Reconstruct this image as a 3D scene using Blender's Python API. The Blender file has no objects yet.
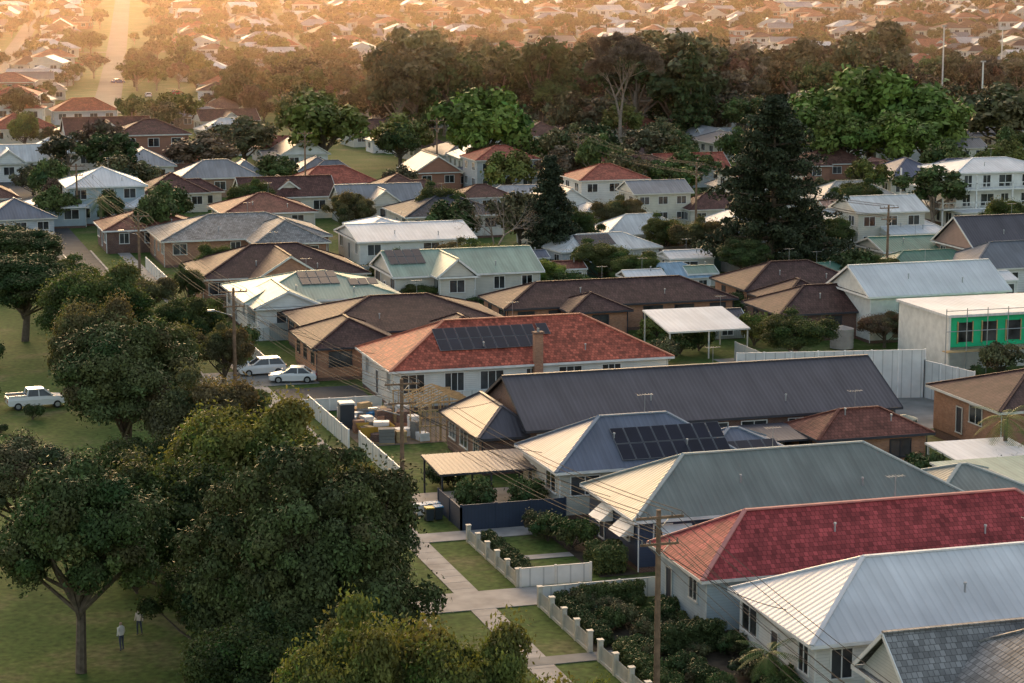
import bpy, math, random
import numpy as np
from mathutils import Vector, Matrix

random.seed(7); np.random.seed(7)
SC = bpy.context.scene
COL = SC.collection
HEAD = math.radians(17.0)      # the street runs 17 degrees left of the viewing direction

def P(k, D):
    """site survey: tangent of bearing k, range D (m) -> street-aligned x,y"""
    X = k*D; Y = D
    return (X*math.cos(HEAD)+Y*math.sin(HEAD), -X*math.sin(HEAD)+Y*math.cos(HEAD))

def smooth(t):
    t = max(0.0, min(1.0, t)); return t*t*(3-2*t)
def terr(x, y):
    D = math.hypot(x, y)
    return 62*smooth((D-600)/1500)+40*smooth((D-1800)/2500)

# ------------------------------------------------------------------ materials
MATS = {}
def base_mat(name):
    m = bpy.data.materials.new(name); m.use_nodes = True
    nt = m.node_tree; b = nt.nodes['Principled BSDF']
    return m, nt, b
def N(nt, t, **kw):
    n = nt.nodes.new(t)
    for k, v in kw.items(): setattr(n, k, v)
    return n
def mathn(nt, op, a, b=None):
    n = N(nt, 'ShaderNodeMath', operation=op)
    for i, v in enumerate((a, b)):
        if v is None: continue
        if isinstance(v, (int, float)): n.inputs[i].default_value = v
        else: nt.links.new(v, n.inputs[i])
    return n.outputs[0]
def noise_vary(nt, colsock_or_rgb, scale, lo, hi, vec=None, detail=4):
    no = N(nt, 'ShaderNodeTexNoise'); no.inputs['Scale'].default_value = scale; no.inputs['Detail'].default_value = detail
    if vec is not None: nt.links.new(vec, no.inputs['Vector'])
    mr = N(nt, 'ShaderNodeMapRange'); nt.links.new(no.outputs['Fac'], mr.inputs[0])
    mr.inputs[1].default_value = .3; mr.inputs[2].default_value = .7
    mr.inputs[3].default_value = lo; mr.inputs[4].default_value = hi
    vm = N(nt, 'ShaderNodeVectorMath', operation='SCALE')
    if isinstance(colsock_or_rgb, tuple): vm.inputs[0].default_value = colsock_or_rgb
    else: nt.links.new(colsock_or_rgb, vm.inputs[0])
    nt.links.new(mr.outputs[0], vm.inputs['Scale'])
    return vm.outputs[0]
def plain(name, c, rough=.7, metal=0, vary=.12, scale=1.5, objcol=False, spec=.3):
    if name in MATS: return MATS[name]
    m, nt, b = base_mat(name)
    src = c
    tc = N(nt, 'ShaderNodeTexCoord')
    if objcol:
        oi = N(nt, 'ShaderNodeObjectInfo'); src = oi.outputs['Color']
    o = noise_vary(nt, src, scale, 1-vary, 1+vary, tc.outputs['Object'])
    nt.links.new(o, b.inputs['Base Color'])
    b.inputs['Roughness'].default_value = rough; b.inputs['Metallic'].default_value = metal
    b.inputs['Specular IOR Level'].default_value = spec
    MATS[name] = m; return m
def uvsep(nt):
    uv = N(nt, 'ShaderNodeUVMap'); s = N(nt, 'ShaderNodeSeparateXYZ'); nt.links.new(uv.outputs[0], s.inputs[0])
    return uv.outputs[0], s.outputs[0], s.outputs[1]
def bump(nt, b, h, strength, dist):
    bp = N(nt, 'ShaderNodeBump'); bp.inputs['Strength'].default_value = strength; bp.inputs['Distance'].default_value = dist
    nt.links.new(h, bp.inputs['Height']); nt.links.new(bp.outputs[0], b.inputs['Normal'])
def metal_roof(name, c, pitch=.3, rough=.5, objcol=False, dirt=.2):
    m, nt, b = base_mat(name)
    uv, u, v = uvsep(nt)
    mp = N(nt, 'ShaderNodeMapping'); mp.inputs['Scale'].default_value = (1.3, .18, 1); nt.links.new(uv, mp.inputs[0])
    src = c
    if objcol: src = N(nt, 'ShaderNodeObjectInfo').outputs['Color']
    o = noise_vary(nt, src, 1.0, 1-dirt, 1+dirt*.7, mp.outputs[0])
    o2 = noise_vary(nt, o, .25, .84, 1.1, uv, 6)
    s = mathn(nt, 'SINE', mathn(nt, 'MULTIPLY', u, 2*math.pi/pitch))
    st = mathn(nt, 'ADD', mathn(nt, 'MULTIPLY', mathn(nt, 'GREATER_THAN', s, .8), -.1), 1.0)
    vm = N(nt, 'ShaderNodeVectorMath', operation='SCALE'); nt.links.new(o2, vm.inputs[0]); nt.links.new(st, vm.inputs['Scale'])
    nt.links.new(vm.outputs[0], b.inputs['Base Color'])
    bump(nt, b, s, .3, .03)
    b.inputs['Roughness'].default_value = rough; b.inputs['Specular IOR Level'].default_value = .3
    return m
def tile_roof(name, c, objcol=False, var=.35, rough=.7):
    m, nt, b = base_mat(name)
    uv, u, v = uvsep(nt)
    br = N(nt, 'ShaderNodeTexBrick'); nt.links.new(uv, br.inputs['Vector'])
    br.inputs['Scale'].default_value = 1; br.inputs['Brick Width'].default_value = .3; br.inputs['Row Height'].default_value = .36
    br.inputs['Mortar Size'].default_value = .022; br.inputs['Mortar Smooth'].default_value = .5
    br.inputs['Color1'].default_value = (1-var, 1-var, 1-var, 1); br.inputs['Color2'].default_value = (1+var*.7,)*3+(1,)
    br.inputs['Mortar'].default_value = (.35, .35, .35, 1)
    mx = N(nt, 'ShaderNodeVectorMath', operation='MULTIPLY')
    if objcol: nt.links.new(N(nt, 'ShaderNodeObjectInfo').outputs['Color'], mx.inputs[0])
    else: mx.inputs[0].default_value = c
    nt.links.new(br.outputs['Color'], mx.inputs[1])
    o = noise_vary(nt, mx.outputs[0], .6, .7, 1.28, uv, 7)
    nt.links.new(o, b.inputs['Base Color'])
    saw = mathn(nt, 'FRACT', mathn(nt, 'DIVIDE', v, -.36))
    sn = mathn(nt, 'MULTIPLY', mathn(nt, 'SINE', mathn(nt, 'MULTIPLY', u, 2*math.pi/.3)), .25)
    bump(nt, b, mathn(nt, 'ADD', saw, sn), .5, .05)
    b.inputs['Roughness'].default_value = rough; b.inputs['Specular IOR Level'].default_value = .2
    return m
def brick(name, c1, c2):
    m, nt, b = base_mat(name)
    uv, u, v = uvsep(nt)
    br = N(nt, 'ShaderNodeTexBrick'); nt.links.new(uv, br.inputs['Vector'])
    br.inputs['Scale'].default_value = 1; br.inputs['Brick Width'].default_value = .24; br.inputs['Row Height'].default_value = .086
    br.inputs['Mortar Size'].default_value = .006
    br.inputs['Color1'].default_value = c1+(1,); br.inputs['Color2'].default_value = c2+(1,); br.inputs['Mortar'].default_value = (.3, .27, .24, 1)
    o = noise_vary(nt, br.outputs['Color'], .8, .8, 1.15, uv)
    nt.links.new(o, b.inputs['Base Color']); b.inputs['Roughness'].default_value = .85
    return m
def boards(name, c, step=.18, vert=False, objrand=False):
    m, nt, b = base_mat(name)
    uv, u, v = uvsep(nt)
    w = u if vert else v
    fr = mathn(nt, 'FRACT', mathn(nt, 'DIVIDE', w, step))
    dk = mathn(nt, 'ADD', mathn(nt, 'MULTIPLY', mathn(nt, 'LESS_THAN', fr, .12), -.3), 1.0)
    src = c
    if objrand:
        oi = N(nt, 'ShaderNodeObjectInfo'); cr = N(nt, 'ShaderNodeValToRGB'); cr.color_ramp.interpolation = 'CONSTANT'
        cols = [(0, (.72, .7, .66)), (.2, (.6, .57, .5)), (.38, (.36, .17, .11)), (.5, (.78, .77, .75)), (.68, (.5, .53, .56)), (.8, (.66, .62, .52)), (.92, (.33, .21, .14))]
        while len(cr.color_ramp.elements) < len(cols): cr.color_ramp.elements.new(.5)
        for e, (p, cc) in zip(cr.color_ramp.elements, cols): e.position = p; e.color = cc+(1,)
        nt.links.new(oi.outputs['Random'], cr.inputs[0]); src = cr.outputs[0]
    o = noise_vary(nt, src, .9, .88, 1.07, uv)
    vm = N(nt, 'ShaderNodeVectorMath', operation='SCALE'); nt.links.new(o, vm.inputs[0]); nt.links.new(dk, vm.inputs['Scale'])
    nt.links.new(vm.outputs[0], b.inputs['Base Color']); b.inputs['Roughness'].default_value = .65
    bump(nt, b, fr, .4, .02)
    return m
def leafmat(name, transl=.3):
    m, nt, b = base_mat(name)
    oi = N(nt, 'ShaderNodeObjectInfo'); at = N(nt, 'ShaderNodeAttribute'); at.attribute_name = 'tint'
    mx = N(nt, 'ShaderNodeVectorMath', operation='MULTIPLY'); nt.links.new(oi.outputs['Color'], mx.inputs[0]); nt.links.new(at.outputs['Color'], mx.inputs[1])
    nt.links.new(mx.outputs[0], b.inputs['Base Color']); b.inputs['Roughness'].default_value = .6; b.inputs['Specular IOR Level'].default_value = .12
    if transl <= 0: return m
    tr = N(nt, 'ShaderNodeBsdfTranslucent')
    g = N(nt, 'ShaderNodeVectorMath', operation='MULTIPLY'); nt.links.new(mx.outputs[0], g.inputs[0]); g.inputs[1].default_value = (1.5, 1.5, .8)
    nt.links.new(g.outputs[0], tr.inputs['Color'])
    ms = N(nt, 'ShaderNodeMixShader'); ms.inputs[0].default_value = transl
    out = nt.nodes['Material Output']
    nt.links.new(b.outputs[0], ms.inputs[1]); nt.links.new(tr.outputs[0], ms.inputs[2]); nt.links.new(ms.outputs[0], out.inputs['Surface'])
    return m

M = {}
M['white'] = plain('white_paint', (.78, .77, .74), .5)
M['trim'] = plain('cream_trim', (.66, .64, .58), .5)
M['darktrim'] = plain('dark_trim', (.05, .05, .06), .5)
M['soffit'] = plain('soffit', (.5, .48, .45), .8)
M['glass'] = plain('window_glass', (.05, .052, .055), .1, 0, .85, .55, spec=.6)
M['conc'] = plain('concrete', (.37, .34, .31), .85, 0, .25, .6)
M['concd'] = plain('old_concrete', (.24, .23, .21), .9, 0, .25, .5)
M['asph'] = plain('asphalt', (.08, .077, .075), .9, 0, .2, .4)
M['dirt'] = plain('bare_dirt', (.25, .19, .135), .95, 0, .3, .5)
M['mulch'] = plain('mulch', (.08, .06, .04), .95, 0, .4, 1.5)
M['wood'] = plain('weathered_timber', (.22, .14, .09), .85, 0, .3, 3)
M['newwood'] = plain('new_timber', (.5, .34, .17), .8, 0, .2, 3)
M['bark'] = plain('bark', (.13, .1, .075), .9, 0, .35, 3)
M['barkpale'] = plain('pale_bark', (.28, .22, .18), .9, 0, .3, 3)
M['leaf'] = leafmat('foliage', 0); M['leaf2'] = leafmat('foliage_soft', .25); M['leaf3'] = leafmat('foliage_far', 0)
M['steel'] = plain('galvanised_steel', (.4, .41, .42), .45, .6)
M['black'] = plain('black_rubber', (.02, .02, .02), .8)
M['panel'] = plain('solar_panel', (.01, .011, .022), .3, 0, .3, .8, spec=.25)
M['frame'] = plain('panel_frame', (.2, .2, .21), .5)
M['bluebin'] = plain('blue_plastic', (.03, .25, .5), .5)
M['greenwrap'] = plain('green_wall_wrap', (.02, .5, .23), .6)
R = {}
R['white'] = metal_roof('white_metal_roof', (.68, .68, .68), .5, dirt=.1)
R['grey'] = tile_roof('grey_tile_roof', (.26, .25, .24))
R['red'] = tile_roof('red_tile_roof', (.36, .062, .062), var=.42)
R['orange'] = tile_roof('terracotta_tile_roof', (.42, .1, .06), var=.5)
R['brown'] = tile_roof('brown_tile_roof', (.08, .042, .038))
R['terr'] = tile_roof('rust_tile_roof', (.2, .075, .055))
R['teal'] = metal_roof('teal_metal_roof', (.2, .22, .195), .35)
R['blue'] = metal_roof('blue_metal_roof', (.14, .155, .2), .35)
R['dark'] = metal_roof('dark_metal_roof', (.095, .085, .096), .35)
R['pale'] = metal_roof('pale_green_metal_roof', (.28, .37, .29), .35)
R['green'] = metal_roof('green_metal_roof', (.1, .22, .16), .35)
R['charcoal'] = tile_roof('charcoal_tile_roof', (.07, .07, .08))
R['anymetal'] = metal_roof('sheet_roof', (1, 1, 1), .5, objcol=True)
R['anytile'] = tile_roof('tiled_roof', (1, 1, 1), objcol=True)
W = {}
W['cream'] = boards('cream_weatherboard', (.62, .59, .52)); W['white'] = boards('white_weatherboard', (.76, .75, .71))
W['navy'] = boards('navy_weatherboard', (.04, .06, .11)); W['blue'] = boards('pale_blue_weatherboard', (.42, .5, .54))
W['brown'] = brick('brown_brick', (.18, .08, .05), (.11, .05, .04)); W['orange'] = brick('orange_brick', (.46, .22, .12), (.34, .15, .08))
W['pink'] = boards('pink_weatherboard', (.42, .28, .24)); W['any'] = boards('painted_wall', (1, 1, 1), .3, objrand=True)
W['grey'] = boards('grey_weatherboard', (.35, .36, .36)); W['render'] = plain('cement_render', (.66, .65, .61), .85)
W['pfence'] = boards('timber_paling', (.19, .145, .11), .15, True); W['cfence'] = boards('steel_sheet_fence', (.4, .42, .4), .25, True)
W['nfence'] = boards('navy_sheet_fence', (.03, .045, .08), .25, True); W['wfence'] = boards('white_sheet_fence', (.68, .68, .65), .9, True)
W['gfence'] = boards('green_sheet_fence', (.06, .11, .08), .25, True)

# ------------------------------------------------------------------ mesh builder
class MB:
    def __init__(s): s.v = []; s.f = []; s.m = []; s.uv = []; s.mats = []
    def mi(s, mat):
        if mat not in s.mats: s.mats.append(mat)
        return s.mats.index(mat)
    def face(s, pts, mat):
        n0 = len(s.v); s.v += [tuple(p) for p in pts]; s.f.append(tuple(range(n0, n0+len(pts)))); s.m.append(s.mi(mat))
        p = [Vector(q) for q in pts]
        n = Vector((0, 0, 0))
        for i in range(len(p)): n += p[i].cross(p[(i+1) % len(p)])
        if n.length < 1e-9: n = Vector((0, 0, 1))
        n.normalize()
        h = Vector((0, 0, 1)).cross(n)
        h = Vector((1, 0, 0)) if h.length < .05 else h.normalized()
        w = n.cross(h)
        s.uv += [(q.dot(h), q.dot(w)) for q in p]
    def box(s, x0, x1, y0, y1, z0, z1, mat):
        a = [(x0, y0), (x1, y0), (x1, y1), (x0, y1)]
        for i in range(4):
            p, q = a[i], a[(i+1) % 4]
            s.face([(p[0], p[1], z0), (q[0], q[1], z0), (q[0], q[1], z1), (p[0], p[1], z1)], mat)
        s.face([(p[0], p[1], z1) for p in a], mat); s.face([(p[0], p[1], z0) for p in reversed(a)], mat)
    def beam(s, p, q, w, h, mat):
        p = Vector(p); q = Vector(q); d = (q-p)
        if d.length < 1e-6: return
        d.normalize(); up = Vector((0, 0, 1)) if abs(d.z) < .95 else Vector((0, 1, 0))
        r = d.cross(up).normalized(); u = r.cross(d)
        c = [r*w/2-u*h/2, -r*w/2-u*h/2, -r*w/2+u*h/2, r*w/2+u*h/2]
        A = [p+k for k in c]; B = [q+k for k in c]
        for i in range(4): j = (i+1) % 4; s.face([A[j], A[i], B[i], B[j]], mat)
        s.face(A, mat); s.face(B[::-1], mat)
    def cyl(s, p, q, r0, r1, mat, n=8, caps=True):
        p = Vector(p); q = Vector(q); d = (q-p).normalized(); up = Vector((0, 0, 1)) if abs(d.z) < .95 else Vector((0, 1, 0))
        r = d.cross(up).normalized(); u = r.cross(d)
        A = [p+(r*math.cos(t)+u*math.sin(t))*r0 for t in [2*math.pi*i/n for i in range(n)]]
        B = [q+(r*math.cos(t)+u*math.sin(t))*r1 for t in [2*math.pi*i/n for i in range(n)]]
        for i in range(n): j = (i+1) % n; s.face([A[j], A[i], B[i], B[j]], mat)
        if caps: s.face(A, mat); s.face(B[::-1], mat)
    def obj(s, name, origin=(0, 0, 0), parent=None, smooth=False):
        me = bpy.data.meshes.new(name)
        o0 = Vector(origin)
        me.from_pydata([tuple(Vector(v)-o0) for v in s.v], [], s.f)
        for mt in s.mats: me.materials.append(mt)
        me.polygons.foreach_set('material_index', s.m)
        uvl = me.uv_layers.new(name='UVMap'); uvl.data.foreach_set('uv', [c for p in s.uv for c in p])
        if smooth: me.polygons.foreach_set('use_smooth', [True]*len(s.f))
        ob = bpy.data.objects.new(name, me); COL.objects.link(ob)
        if parent: ob.parent = parent
        else: ob.location = origin
        return ob
def empty(name, loc, rot=0):
    e = bpy.data.objects.new(name, None); e.empty_display_size = 1; e.location = loc; e.rotation_euler = (0, 0, rot); COL.objects.link(e); return e

# ------------------------------------------------------------------ house parts
def roof(rf, cp, wl, sf, typ, x0, x1, y0, y1, ze, zr, rm, wm, trim, capm, over=.5):
    w, d = x1-x0, y1-y0
    if typ == 'hip': typ = 'hx' if w >= d else 'hy'
    ym, xm = (y0+y1)/2, (x0+x1)/2
    e = [(x0, y0, ze), (x1, y0, ze), (x1, y1, ze), (x0, y1, ze)]
    caps = []
    if typ == 'hx':
        i = min(d/2, w/2-.05); a, b = (x0+i, ym, zr), (x1-i, ym, zr)
        rf.face([e[0], e[1], b, a], rm); rf.face([e[2], e[3], a, b], rm); rf.face([e[3], e[0], a], rm); rf.face([e[1], e[2], b], rm)
        caps = [(a, b), (e[0], a), (e[3], a), (e[1], b), (e[2], b)]
    elif typ == 'hy':
        i = min(w/2, d/2-.05); a, b = (xm, y0+i, zr), (xm, y1-i, zr)
        rf.face([e[3], e[0], a, b], rm); rf.face([e[1], e[2], b, a], rm); rf.face([e[0], e[1], a], rm); rf.face([e[2], e[3], b], rm)
        caps = [(a, b), (e[0], a), (e[1], a), (e[2], b), (e[3], b)]
    elif typ == 'gx':
        a, b = (x0, ym, zr), (x1, ym, zr)
        rf.face([e[0], e[1], b, a], rm); rf.face([e[2], e[3], a, b], rm); caps = [(a, b)]
        k = (zr-ze)/(d/2); o = over*.6
        for xx in (x0+o, x1-o):
            wl.face([(xx, y0+over, ze), (xx, y1-over, ze), (xx, ym, zr-k*over*.6)], wm)
        for xx in (x0-.02, x1+.02):
            for ya in (y0, y1): sf.beam((xx, ya, ze-.08), (xx, ym, zr-.08), .06, .22, trim)
    elif typ == 'gy':
        a, b = (xm, y0, zr), (xm, y1, zr)
        rf.face([e[3], e[0], a, b], rm); rf.face([e[1], e[2], b, a], rm); caps = [(a, b)]
        k = (zr-ze)/(w/2); o = over*.6
        for yy in (y0+o, y1-o):
            wl.face([(x0+over, yy, ze), (x1-over, yy, ze), (xm, yy, zr-k*over*.6)], wm)
        for yy in (y0-.02, y1+.02):
            for xa in (x0, x1): sf.beam((xa, yy, ze-.08), (xm, yy, zr-.08), .06, .22, trim)
    elif typ == 'sk':       # skillion: zr at far (y1) side
        e = [(x0, y0, ze), (x1, y0, ze), (x1, y1, zr), (x0, y1, zr)]
        rf.face(e, rm); rf.face([(p[0], p[1], p[2]-.08) for p in e[::-1]], trim)
        for p, q in ((0, 1), (1, 2), (2, 3), (3, 0)): sf.beam(Vector(e[p])-Vector((0, 0, .08)), Vector(e[q])-Vector((0, 0, .08)), .06, .14, trim)
        return
    for p, q in caps:
        p, q = Vector(p), Vector(q); cp.beam(p+Vector((0, 0, .03)), q+Vector((0, 0, .03)), .26, .1, capm)
    t = .05
    sf.box(x0-t, x1+t, y0-t, y0+t, ze-.2, ze-.01, trim); sf.box(x0-t, x1+t, y1-t, y1+t, ze-.2, ze-.01, trim)
    sf.box(x0-t, x0+t, y0+t, y1-t, ze-.2, ze-.01, trim); sf.box(x1-t, x1+t, y0+t, y1-t, ze-.2, ze-.01, trim)
    sf.face([(x0+t, y0+t, ze-.15), (x0+t, y1-t, ze-.15), (x1-t, y1-t, ze-.15), (x1-t, y0+t, ze-.15)], M['soffit'])

def window(wn, side, c, pos, zc, w, h, trim, bars=1, glass=None):
    glass = glass or M['glass']
    s = -1 if side in 'WS' else 1
    def bx(a0, a1, z0, z1, p0, p1, mat):
        lo, hi = sorted((c+s*p0, c+s*p1))
        if side in 'WE': wn.box(lo, hi, a0, a1, z0, z1, mat)
        else: wn.box(a0, a1, lo, hi, z0, z1, mat)
    a0, a1, z0, z1 = pos-w/2, pos+w/2, zc-h/2, zc+h/2; f = .08
    bx(a0, a1, z0, z1, .005, .02, glass)
    bx(a0-f, a1+f, z1, z1+f, 0.004, .07, trim); bx(a0-f-.04, a1+f+.04, z0-f, z0, 0.004, .11, trim)
    bx(a0-f, a0, z0, z1, 0.004, .07, trim); bx(a1, a1+f, z0, z1, 0.004, .07, trim)
    for i in range(bars):
        p = a0+(a1-a0)*(i+1)/(bars+1); bx(p-.03, p+.03, z0, z1, 0.021, .06, trim)

def solar_on(sp, typ, x0, x1, y0, y1, ze, zr, xa, v0, cols, rows):
    d = (y1-y0)/2; L = math.hypot(d, zr-ze); ty, tz = d/L, (zr-ze)/L
    nrm = Vector((0, -tz, ty))
    def pt(xx, v, h): return Vector((xx, y0+ty*v, ze+tz*v))+nrm*h
    def quad3(xs, xe, v, ve, h, m):
        q = [pt(xs, v, h), pt(xe, v, h), pt(xe, ve, h), pt(xs, ve, h)]; sp.face(q, m)
        lo = [p-nrm*.05 for p in q]
        for a in range(4): b = (a+1) % 4; sp.face([lo[a], lo[b], q[b], q[a]], m)
    for i in range(cols):
        for j in range(rows):
            xs = xa+i*1.06; vv = v0+j*1.75
            quad3(xs, xs+1, vv, vv+1.67, .13, M['frame']); quad3(xs+.035, xs+.965, vv+.035, vv+1.635, .145, M['panel'])

def house(name, secs, rm, wm, trim=None, capm=None, floor=.55, over=.5, spacing=3.4, solar=None, chim=None, door=True,
          winh=1.35, seed=0, wt=None, skipwin='', bars=1, basem=None):
    """secs: list of (x0,x1,y0,y1,ze,zr,typ) eave rectangles"""
    rnd = random.Random(seed)
    trim = trim or M['white']; capm = capm or rm; wt = wt or trim
    cx, cy = (secs[0][0]+secs[0][1])/2, (secs[0][2]+secs[0][3])/2
    par = empty(name, (cx, cy, 0)); og = (cx, cy, 0)
    rf, cp, wl, sf, wn, sp = MB(), MB(), MB(), MB(), MB(), MB()
    for si, (x0, x1, y0, y1, ze, zr, typ) in enumerate(secs):
        e = .012*si
        ze += e; zr += e
        roof(rf, cp, wl, sf, typ, x0, x1, y0, y1, ze, zr, rm, wm, trim, capm, over)
        a0, a1, b0, b1 = x0+over+e, x1-over-e, y0+over+e, y1-over-e
        top = min(ze, zr)-.14
        if wm is not None:
            wl.box(a0, a1, b0, b1, floor*.6, top, wm)
            wl.box(a0+.04, a1-.04, b0+.04, b1-.04, 0, floor*.6, basem or W['brown'])
            zc = top-.35-winh/2
            storeys = 1 if top < 5 else 2
            for st in range(storeys):
                z = zc-st*2.8
                for side, c, lo, hi in (('W', a0, b0, b1), ('S', b0, a0, a1), ('E', a1, b0, b1), ('N', b1, a0, a1)):
                    if side in skipwin: continue
                    n = max(1, int((hi-lo)/spacing)); step = (hi-lo)/n
                    for i in range(n):
                        ww = rnd.choice([1.2, 1.7, 2.1]); pos = lo+step*(i+.5)+rnd.uniform(-.3, .3)
                        if door and side == 'W' and si == 0 and st == storeys-1 and i == n//2:
                            window(wn, side, c, pos, floor+1.03, .9, 2.05, wt, 0, M['darktrim']); continue
                        if rnd.random() < .12: continue
                        window(wn, side, c, pos, z, min(ww, step*.7), winh, wt, bars)
            for (px, py) in ((a0-.06, b0-.06), (a1+.06, b0-.06)):
                sf.cyl((px, py, .1), (px, py, top), .05, .05, trim, 6)
            if a1-a0 > 9:   # air-conditioner on the side wall
                q = a0+(a1-a0)*.62; sf.box(q, q+.85, b0-.36, b0-.03, .35, 1.0, M['white']); sf.cyl((q+.3, b0-.36, .67), (q+.3, b0-.38, .67), .24, .24, M['darktrim'], 12)
    if solar:
        for s in solar:
            x0, x1, y0, y1, ze, zr, typ = secs[s[0]]; solar_on(sp, typ, x0, x1, y0, y1, ze, zr, *s[1:])
    if chim:
        x, y, z = chim; cm = MB(); cm.box(x-.4, x+.4, y-.3, y+.3, 0.1, z, W['orange']); cm.box(x-.48, x+.48, y-.38, y+.38, z, z+.18, W['brown'])
        cm.cyl((x, y, z+.18), (x, y, z+.5), .14, .12, M['conc']); cm.obj('chimney', og, par)
    x0, x1, y0, y1, ze, zr, typ = secs[0]
    an = MB(); ax, ay = x0+(x1-x0)*rnd.uniform(.45, .6), (y0+y1)/2+.4
    an.cyl((ax, ay, ze), (ax, ay, zr+1.4), .02, .02, M['steel'], 5)
    an.beam((ax-.6, ay, zr+1.3), (ax+.6, ay, zr+1.3), .02, .02, M['steel'])
    for i in range(6): xx = ax-.55+i*.22; an.beam((xx, ay-.35+i*.03, zr+1.32), (xx, ay+.35-i*.03, zr+1.32), .015, .015, M['steel'])
    sl_ = (zr-ze)/((y1-y0)/2) if typ != 'sk' else 0
    for f, dy in ((.7, 1.6), (.35, 2.6)):
        if dy > (y1-y0)/2: continue
        vx = x0+(x1-x0)*f; zz = ze+sl_*dy; an.cyl((vx, y0+dy, zz-.1), (vx, y0+dy, zz+.45), .06, .06, M['steel'], 6); an.cyl((vx, y0+dy, zz+.45), (vx, y0+dy, zz+.55), .11, .09, M['steel'], 6)
    an.obj('antenna', og, par)
    rf.obj('roof', og, par); cp.obj('ridge_caps', og, par) if cp.f else None
    if wl.f: wl.obj('walls', og, par)
    sf.obj('gutters', og, par)
    if wn.f: wn.obj('windows', og, par)
    if sp.f: sp.obj('solar_panels', og, par)
    return par, og

# ------------------------------------------------------------------ named houses on the near block
house('weatherboard_house', [(50, 76, 86, 98.0, 3.5, 6.9, 'hx'), (48.4, 57, 92.0, 98.6, 3.4, 6.1, 'gx')], R['grey'], W['cream'], trim=M['white'], seed=1)
house('weatherboard_house', [(47.5, 77, 101.6, 112.9, 3.6, 6.5, 'hx')], R['white'], W['white'], capm=R['white'], seed=2, winh=1.6, spacing=2.7)
house('weatherboard_house', [(46.6, 74, 114.7, 123.8, 3.6, 6.4, 'hx')], R['red'], W['blue'], seed=3, trim=M['trim'], capm=plain('pink_ridge', (.48, .2, .18)))
p3, o3 = house('weatherboard_house', [(47.6, 71.6, 128.8, 139.6, 3.6, 6.5, 'hx'), (70, 78, 130.5, 138, 3.0, 4.4, 'hx')], R['teal'], W['navy'], seed=4, capm=plain('pale_ridge', (.36, .4, .38)), floor=.6)
house('weatherboard_house', [(47, 62, 143.2, 153, 3.6, 6.4, 'hx'), (58, 66.5, 143.7, 151.5, 3.3, 5.0, 'hx')], R['blue'], W['cream'], seed=5, solar=[(0, 52.2, .7, 8, 2), (1, 60.6, .8, 4, 1)], capm=plain('blue_ridge', (.22, .26, .31)))
house('brick_house', [(49.2, 81.0, 157.2, 170.2, 3.6, 6.7, 'gx'), (45.6, 51, 158, 169.4, 3.0, 4.9, 'hy')], R['dark'], W['brown'], seed=6, trim=M['darktrim'], wt=M['white'], capm=R['dark'])
house('tiled_annex', [(70.5, 80.4, 150.5, 157.0, 2.9, 4.5, 'hx')], R['terr'], W['orange'], seed=7, door=False, trim=M['darktrim'])
house('weatherboard_house', [(45, 71.5, 183.6, 197, 3.7, 6.9, 'hx')], R['orange'], W['white'], seed=8, solar=[(0, 50.2, 2.6, 9, 2), (0, 60.0, 4.4, 1, 1)], chim=(58.6, 183.75, 6.4), winh=1.6, capm=plain('terracotta_ridge', (.5, .19, .12)), bars=2)
house('brick_house', [(43, 64, 207, 222, 3.3, 5.7, 'hx'), (41.5, 50.5, 199.6, 211, 3.2, 5.2, 'hy'), (54, 61, 201, 210, 3.1, 4.8, 'hy')], R['brown'], W['orange'], seed=9, trim=M['darktrim'])
house('brick_house', [(66, 92.5, 218.5, 228.5, 3.0, 5.0, 'hx'), (72, 79, 214.8, 222, 2.9, 4.4, 'hy')], R['brown'], W['orange'], seed=10, trim=M['darktrim'])
house('brick_house', [(92, 108.5, 206.5, 216.5, 3.0, 5.2, 'hx'), (95, 103, 213, 222, 3.0, 5, 'hy')], R['brown'], W['brown'], seed=11, trim=M['darktrim'])
house('brick_house', [(95, 110, 222.5, 233, 3.2, 5.5, 'hx')], R['brown'], W['orange'], seed=12, trim=M['darktrim'])
house('weatherboard_house', [(59, 77, 239, 250.5, 3.9, 6.1, 'gx'), (63.5, 68.5, 236.5, 244.5, 4.0, 6.0, 'gy')], R['pale'], W['cream'], seed=13, solar=[(0, 59.4, 2.8, 4, 2)], capm=R['pale'])
house('weatherboard_house', [(40, 57.5, 227.5, 242, 3.5, 5.6, 'hx'), (40.5, 48, 224.6, 234, 3.3, 5.0, 'gy')], R['pale'], W['white'], seed=14, solar=[(0, 47, 3.8, 4, 2), (0, 52.2, 3.2, 3, 1)], capm=R['pale'])
house('brick_house', [(38.5, 58.5, 247.5, 262, 3.3, 6.2, 'hx'), (44, 53, 244.5, 255, 3.2, 6.0, 'gy')], R['brown'], W['orange'], seed=15, trim=M['trim'])
house('brick_house', [(39, 61.5, 282, 297, 3.5, 6.0, 'hx'), (50, 60, 276, 290, 3.4, 5.8, 'hy')], R['grey'], W['orange'], seed=16, trim=M['trim'])
house('brick_house', [(33.5, 47, 298, 310, 3.2, 5.4, 'hx')], R['terr'], W['brown'], seed=17)
house('weatherboard_house', [(63, 79, 274, 288, 3.5, 5.0, 'gx'), (66, 74, 286, 296, 3.4, 4.6, 'hy')], R['white'], W['white'], seed=18)
house('two_storey_house', [(32, 44, 331, 343, 5.9, 8.3, 'hx'), (26, 35, 329, 339, 3.2, 4.6, 'hx'), (40, 47, 327.5, 335, 3.0, 4.4, 'hx')], R['white'], W['blue'], seed=19, spacing=3)
house('brick_house', [(76, 91, 300, 314, 3.4, 6.0, 'hx')], R['charcoal'], W['render'], seed=20)
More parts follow.
